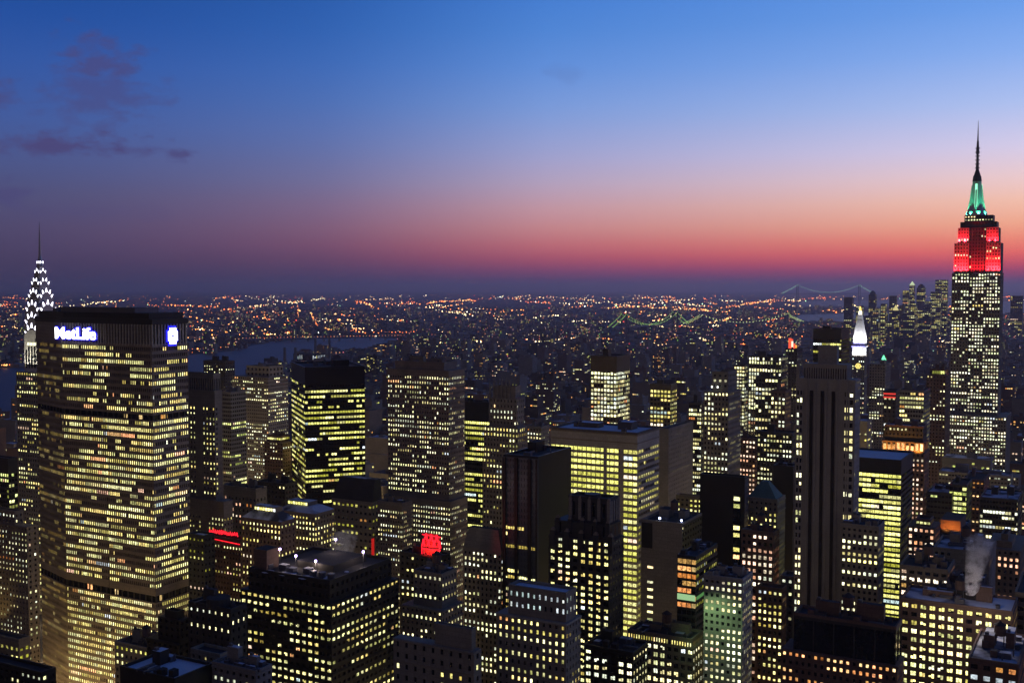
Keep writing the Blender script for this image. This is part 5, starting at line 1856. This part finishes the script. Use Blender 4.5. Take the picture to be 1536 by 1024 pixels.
for k in range(2300):                                   # scattered
    py = 443 + 115 * lr.random() ** 1.35
    lamp_px(lr.uniform(-60, 1600), py)
for k in range(230):                                    # lit streets and yards, in short rows
    cx_, cy_ = lr.uniform(-40, 1560), 445 + 70 * lr.random() ** 1.2
    n_ = lr.randint(4, 16)
    dx_, dy_ = lr.uniform(2, 6), lr.gauss(0, .35)
    col = lr.choice([(255, 150, 70), (255, 120, 50), (255, 200, 130), (255, 230, 170)])
    for j in range(n_):
        lamp_px(cx_ + j * dx_ + lr.gauss(0, 1), cy_ + j * dy_ + lr.gauss(0, .7), 2.5 + 7 * lr.random(), col if lr.random() < .8 else None, 1.15)
for (x0, y0, x1, y1, n_) in ((447, 458, 449, 482, 12), (449, 478, 456, 497, 16), (466, 470, 476, 488, 10), (507, 478, 516, 488, 9), (432, 475, 436, 494, 8), (398, 472, 402, 490, 7),
                             (276, 526, 330, 521, 14), (284, 531, 294, 530, 5),
                             (336, 492, 356, 477, 9), (480, 490, 500, 496, 14), (660, 452, 712, 450, 20), (640, 455, 655, 452, 8), (540, 452, 560, 460, 8), (0, 547, 34, 549, 22), (0, 541, 40, 543, 14),
                             (905, 462, 980, 458, 22), (1080, 462, 1160, 450, 40), (1010, 460, 1090, 468, 30), (1085, 481, 1096, 476, 12), (1160, 470, 1190, 466, 8), (380, 500, 420, 520, 6)):
    for j in range(n_):
        f = j / max(1, n_ - 1)
        lamp_px(x0 + (x1 - x0) * f + lr.gauss(0, .8), y0 + (y1 - y0) * f + lr.gauss(0, .6), 2.5 + 4.5 * lr.random(), lr.choice([(255, 130, 60), (255, 150, 75), (255, 195, 110)]), 1.55)
o = lit_mesh('street_lights', lq, None, LAMP)
tag(o, 'countless orange and white lamps of the far streets', kind='stuff')


# lamps of the avenues between the near towers
aq, tq = [], []
ar = random.Random(9)
for k in range(-12, 9):
    s_ = k * AV - 12
    tt_ = 300.0
    while tt_ < 1900:
        tt_ += 52
        x, y = s_ * U.x + tt_ * V.x, s_ * U.y + tt_ * V.y
        if y < 430 or y > 1700 or abs(x) > .5 * y or taken(s_ - 1, s_ + 1, tt_ - 1, tt_ + 1):
            continue
        for f in octa((x, y, 9.0), .55):
            aq.append((f, tuple(v * 5 for v in lin((255, 200, 120)))))
        for q in range(9):
            u_, v_ = s_ + ar.uniform(-7, 7), tt_ + ar.uniform(0, 52)
            cx_, cy_ = u_ * U.x + v_ * V.x, u_ * U.y + v_ * V.y
            col = (255, 245, 220) if u_ < s_ else (255, 50, 35)
            for sx in (-.7, .7):
                for f in octa((cx_ + sx, cy_, .8), .3):
                    tq.append((f, tuple(v * 6 for v in lin(col))))
        if y < 1300:
            l = bpy.data.lights.new('avenue_lamp', 'POINT')
            l.energy = 22000
            l.color = (1.0, .70, .34)
            l.shadow_soft_size = 1.0
            lo_ = bpy.data.objects.new('avenue_lamp', l)
            COL.objects.link(lo_)
            lo_.location = (x, y, 11)
for k in range(4, 24):
    t_ = k * ST + 2
    s_ = -2400.0
    while s_ < 1500:
        s_ += 58
        x, y = s_ * U.x + t_ * V.x, s_ * U.y + t_ * V.y
        if y < 440 or y > 1500 or abs(x) > .48 * y or taken(s_ - 1, s_ + 1, t_ - 1, t_ + 1):
            continue
        for f in octa((x, y, 9.0), .5):
            aq.append((f, tuple(v * 5 for v in lin((255, 190, 110)))))
        if y < 1150:
            l = bpy.data.lights.new('street_lamp', 'POINT')
            l.energy = 9000
            l.color = (1.0, .70, .32)
            l.shadow_soft_size = 1.0
            lo_ = bpy.data.objects.new('street_lamp', l)
            COL.objects.link(lo_)
            lo_.location = (x, y, 11)
o = lit_mesh('avenue_lights', aq, None, LAMP)
tag(o, 'rows of warm lamps along the avenues', kind='stuff')


tag(lit_mesh('traffic_lights', tq, None, LAMP), 'white and red lamps of the evening traffic in the avenues', kind='stuff')


# ------------------------------------------------------------------ bridges
def susp_bridge(label, towers, deck_z, tower_z, col, Y_side, sag, lampb, k=1.0, n=26, ends=1.0):
    """towers: two world points; cables as rows of lamps"""
    a, b = Vector((*towers[0], 0)), Vector((*towers[1], 0))
    root = empty('suspension_bridge', ((a + b) / 2))
    tag(root, label, 'bridge')
    root.location = ((a.x + b.x) / 2, (a.y + b.y) / 2, 0)
    o = Vector(root.location)
    a, b = a - o, b - o
    d = b - a
    L = d.length
    d.normalize()
    s = Vector((-d.y, d.x, 0))
    hw = Y_side
    e0, e1 = a - d * L * .48 * ends, b + d * L * .48 * ends
    m = MB()
    m.prism([tuple((e0 + s * -hw)[:2]), tuple((e1 + s * -hw)[:2]), tuple((e1 + s * hw)[:2]), tuple((e0 + s * hw)[:2])], deck_z - 5, deck_z, STEEL)
    m.build('deck', root)
    for p in (a, b):
        m = MB()
        for q in (-hw, hw):
            c = p + s * q
            m.prism([(c.x - 4, c.y - 4), (c.x + 4, c.y - 4), (c.x + 4, c.y + 4), (c.x - 4, c.y + 4)], 0, tower_z, STEEL)
        for zz in (deck_z + (tower_z - deck_z) * .5, tower_z - 8):
            m.bar(p + s * -hw + Vector((0, 0, zz)), p + s * hw + Vector((0, 0, zz)), 3, STEEL)
        m.build('tower', root)
    for q in (-hw, hw):
        pts = []
        for i in range(n + 1):
            f = i / n
            pts.append((a + d * L * f + s * q, deck_z + sag + (tower_z - deck_z - sag) * (2 * f - 1) ** 2))
        side = []
        for i in range(n // 2 + 1):
            f = i / (n // 2)
            side.append((a - d * L * .48 * ends * f + s * q, tower_z + (deck_z - tower_z) * (f ** .85)))
        side2 = [(b + d * L * .48 * ends * i / (n // 2) + s * q, tower_z + (deck_z - tower_z) * ((i / (n // 2)) ** .85)) for i in range(n // 2 + 1)]
        m, lqs = MB(), []
        for run in (pts, side, side2):
            for i in range(len(run) - 1):
                m.bar((*run[i][0][:2], run[i][1]), (*run[i + 1][0][:2], run[i + 1][1]), .6, STEEL)
            for (p, zz) in run:
                r_ = (p.y + o.y) / F * .55 * k
                c = tuple(v * lampb for v in lin(col))
                for f in octa((p.x, p.y, zz + 2), r_):
                    lqs.append((f, c))
        cb = m.build('cable', root)
        lit_mesh('cable_lamps', lqs, cb, LAMP)['kind'] = 'stuff'
    return root


def gxy(px, Y):
    p = at(px, 440, Y)
    return (p.x, p.y)


susp_bridge('near suspension bridge with double strings of green lamps on its cables', (gxy(936, 5500), gxy(1013, 5900)), zrow(488, 5700), zrow(470, 5700), (185, 250, 120), 14, 3, 1.7, .85, 34, .5)
susp_bridge('far suspension bridge with one pale dotted cable line behind the green lit bridge', (gxy(1052, 6900), gxy(1180, 7300)), zrow(485, 7000), zrow(472, 7000), (225, 245, 150), 14, 2, 2.2, 1.0, 26, .4)
susp_bridge('long suspension bridge faintly lit on the horizon below the sunset', (gxy(1196, 16000), gxy(1289, 16500)), zrow(440, 16200), zrow(427.5, 16200), (170, 225, 190), 16, 12, 1.0, .7, 60, .5)
# low bridge over the river with orange lamps
A, B = at(352, 505, 5200), at(655, 505, 5600)
root = empty('low_bridge', ((A.x + B.x) / 2, (A.y + B.y) / 2, 0))
tag(root, 'long low river bridge lined with orange lamps', 'bridge')
o = Vector(root.location)
d = (B - A); d.z = 0
L = d.length; d.normalize(); s = Vector((-d.y, d.x, 0))
zb = zrow(506, 5400)
a, b = Vector((A.x, A.y, 0)) - o, Vector((B.x, B.y, 0)) - o
m = MB(); m.prism([tuple((a - s * 12)[:2]), tuple((b - s * 12)[:2]), tuple((b + s * 12)[:2]), tuple((a + s * 12)[:2])], zb - 4, zb, STEEL); m.build('deck', root)
for k in range(13):
    p = a + d * L * (k + .5) / 13
    m = MB(); m.prism([(p.x - 3, p.y - 8), (p.x + 3, p.y - 8), (p.x + 3, p.y + 8), (p.x - 3, p.y + 8)], 0, zb - 4, WALLS['grey']); m.build('pier', root)
lqs = []
for k in range(62):
    p = a + d * L * (k + .5) / 62
    c = tuple(v * (1.2 + 1.2 * lr.random()) for v in lin(lr.choice([(255, 150, 90), (255, 190, 130), (255, 120, 60)])))
    for f in octa((p.x, p.y - 12, zb + 6), 2.0 * lr.uniform(.6, 1.2)):
        lqs.append((f, c))
lit_mesh('deck_lamps', lqs, root, LAMP)['kind'] = 'stuff'
# four chimneys of the power plant
for (px, yt, Y, lab) in ((427, 521, 3000, 'leftmost of the four river chimneys'), (443, 521, 3050, 'second of the four river chimneys from the low bridge end'),
                         (473, 507, 3300, 'taller slim chimney left of its twin by the power plant'), (494, 506, 3350, 'tallest slim chimney nearest to the dark glass tower top')):
    p = at(px, yt, Y)
    m = MB(); m.cyl(0, 0, 0, p.z, 5.5, 3.4, WALLS['grey'], 14); o = m.build('chimney_stack'); o.location = (p.x, p.y, 0)
    tag(o, lab, 'chimney', 'chimneys of the riverside power plant')


# ------------------------------------------------------------------ steam
def steam(label, px, pyb, pyt, Y, r0, r1, lean, dens, lampw):
    base = at(px, pyb, Y)
    top = at(px + lean, pyt, Y)
    H = top.z - base.z
    n = 12
    m = bpy.data.meshes.new('steam')
    vv, ff = [], []
    rows = 8
    sr_ = random.Random(px)
    for j in range(rows + 1):
        f = j / rows
        rr1 = r0 + (r1 - r0) * f
        if j in (0, rows):
            rr1 *= .5
        cx_ = (top.x - base.x) * f + sr_.gauss(0, r0 * .12)
        for k in range(n):
            w = 2 * math.pi * k / n
            vv.append((cx_ + rr1 * math.cos(w), rr1 * math.sin(w), H * f))
    for j in range(rows):
        for k in range(n):
            q = (k + 1) % n
            ff.append((j * n + k, j * n + q, (j + 1) * n + q, (j + 1) * n + k))
    ff.append(tuple(range(n - 1, -1, -1)))
    ff.append(tuple(rows * n + k for k in range(n)))
    m.from_pydata(vv, [], ff)
    mt = bpy.data.materials.new('steam')
    mt.use_nodes = True
    nt = mt.node_tree
    nt.nodes.clear()
    pv = nt.nodes.new('ShaderNodeVolumePrincipled')
    pv.inputs['Color'].default_value = (.9, .88, .9, 1)
    t_ = nt.nodes.new('ShaderNodeTexCoord')
    nz = nt.nodes.new('ShaderNodeTexNoise')
    nz.inputs['Scale'].default_value = .30
    nz.inputs['Detail'].default_value = 6
    nz.inputs['Roughness'].default_value = .65
    nt.links.new(t_.outputs['Object'], nz.inputs['Vector'])

    def mth(op, a_, b_, clamp=False):
        n_ = nt.nodes.new('ShaderNodeMath')
        n_.operation = op
        n_.use_clamp = clamp
        for i_, v_ in enumerate((a_, b_)):
            if isinstance(v_, (int, float)):
                n_.inputs[i_].default_value = v_
            else:
                nt.links.new(v_, n_.inputs[i_])
        return n_.outputs[0]
    sp = nt.nodes.new('ShaderNodeSeparateXYZ')
    nt.links.new(t_.outputs['Object'], sp.inputs[0])
    fz = mth('MULTIPLY', sp.outputs['Z'], 1.0 / H)
    ax_ = mth('SUBTRACT', sp.outputs['X'], mth('MULTIPLY', fz, top.x - base.x))
    rr_n = mth('POWER', mth('ADD', mth('MULTIPLY', ax_, ax_), mth('MULTIPLY', sp.outputs['Y'], sp.outputs['Y'])), .5)
    Rz = mth('ADD', mth('MULTIPLY', fz, (r1 - r0) * .8), r0 * .8)
    fall = mth('POWER', mth('SUBTRACT', 1.0, mth('DIVIDE', rr_n, Rz), True), .6)
    body = mth('MULTIPLY', mth('SUBTRACT', nz.outputs['Fac'], .43, True), 9.0)
    fade = mth('SUBTRACT', 1.15, mth('MULTIPLY', fz, .95), True)
    mr = nt.nodes.new('ShaderNodeMath')
    mr.operation = 'MULTIPLY'
    nt.links.new(mth('MULTIPLY', mth('MULTIPLY', fall, body), fade), mr.inputs[0])
    mr.inputs[1].default_value = dens
    nt.links.new(mr.outputs[0], pv.inputs['Density'])
    out = nt.nodes.new('ShaderNodeOutputMaterial')
    nt.links.new(pv.outputs[0], out.inputs['Volume'])
    m.materials.append(mt)
    o = bpy.data.objects.new('steam', m)
    COL.objects.link(o)
    o.location = base
    tag(o, label, kind='stuff')
    l = bpy.data.lights.new('steam_fill_light', 'POINT')  # added point light that brightens the plume, without a lamp body
    l.energy = lampw
    l.color = (1.0, .86, .80)
    l.shadow_soft_size = .8
    lo_ = bpy.data.objects.new('steam_fill_light', l)
    COL.objects.link(lo_)
    lo_.location = (base.x - r0 * 1.2, base.y - r1 * 1.6, base.z + 2)


steam('grey steam drifting over the lamp lit roof deck', 512, 842, 796, 590, 7, 10, 6, .5, 5000)
steam('tall grey steam plume rising from the dark plant block', 1456, 892, 802, 452, 3.2, 7.5, 16, 1.1, 7000)

# ------------------------------------------------------------------ the air
m = MB()
m.box(-61000, 61000, -1600, 76000, -1.0, 470.0, ROOFD, bottom=True)
m.mats = []
hz = bpy.data.meshes.new('haze')
hz.from_pydata(m.v, [], m.f)
hm = bpy.data.materials.new('haze_air')
hm.use_nodes = True
nt = hm.node_tree
nt.nodes.clear()
pv = nt.nodes.new('ShaderNodeVolumePrincipled')
pv.inputs['Color'].default_value = (.99, .88, .95, 1)
pv.inputs['Density'].default_value = 4.2e-5
pv.inputs['Anisotropy'].default_value = 0.6
out = nt.nodes.new('ShaderNodeOutputMaterial')
nt.links.new(pv.outputs[0], out.inputs['Volume'])
hz.materials.append(hm)
ho = bpy.data.objects.new('haze', hz)
COL.objects.link(ho)
tag(ho, 'thin blue evening haze over the whole city', kind='stuff')
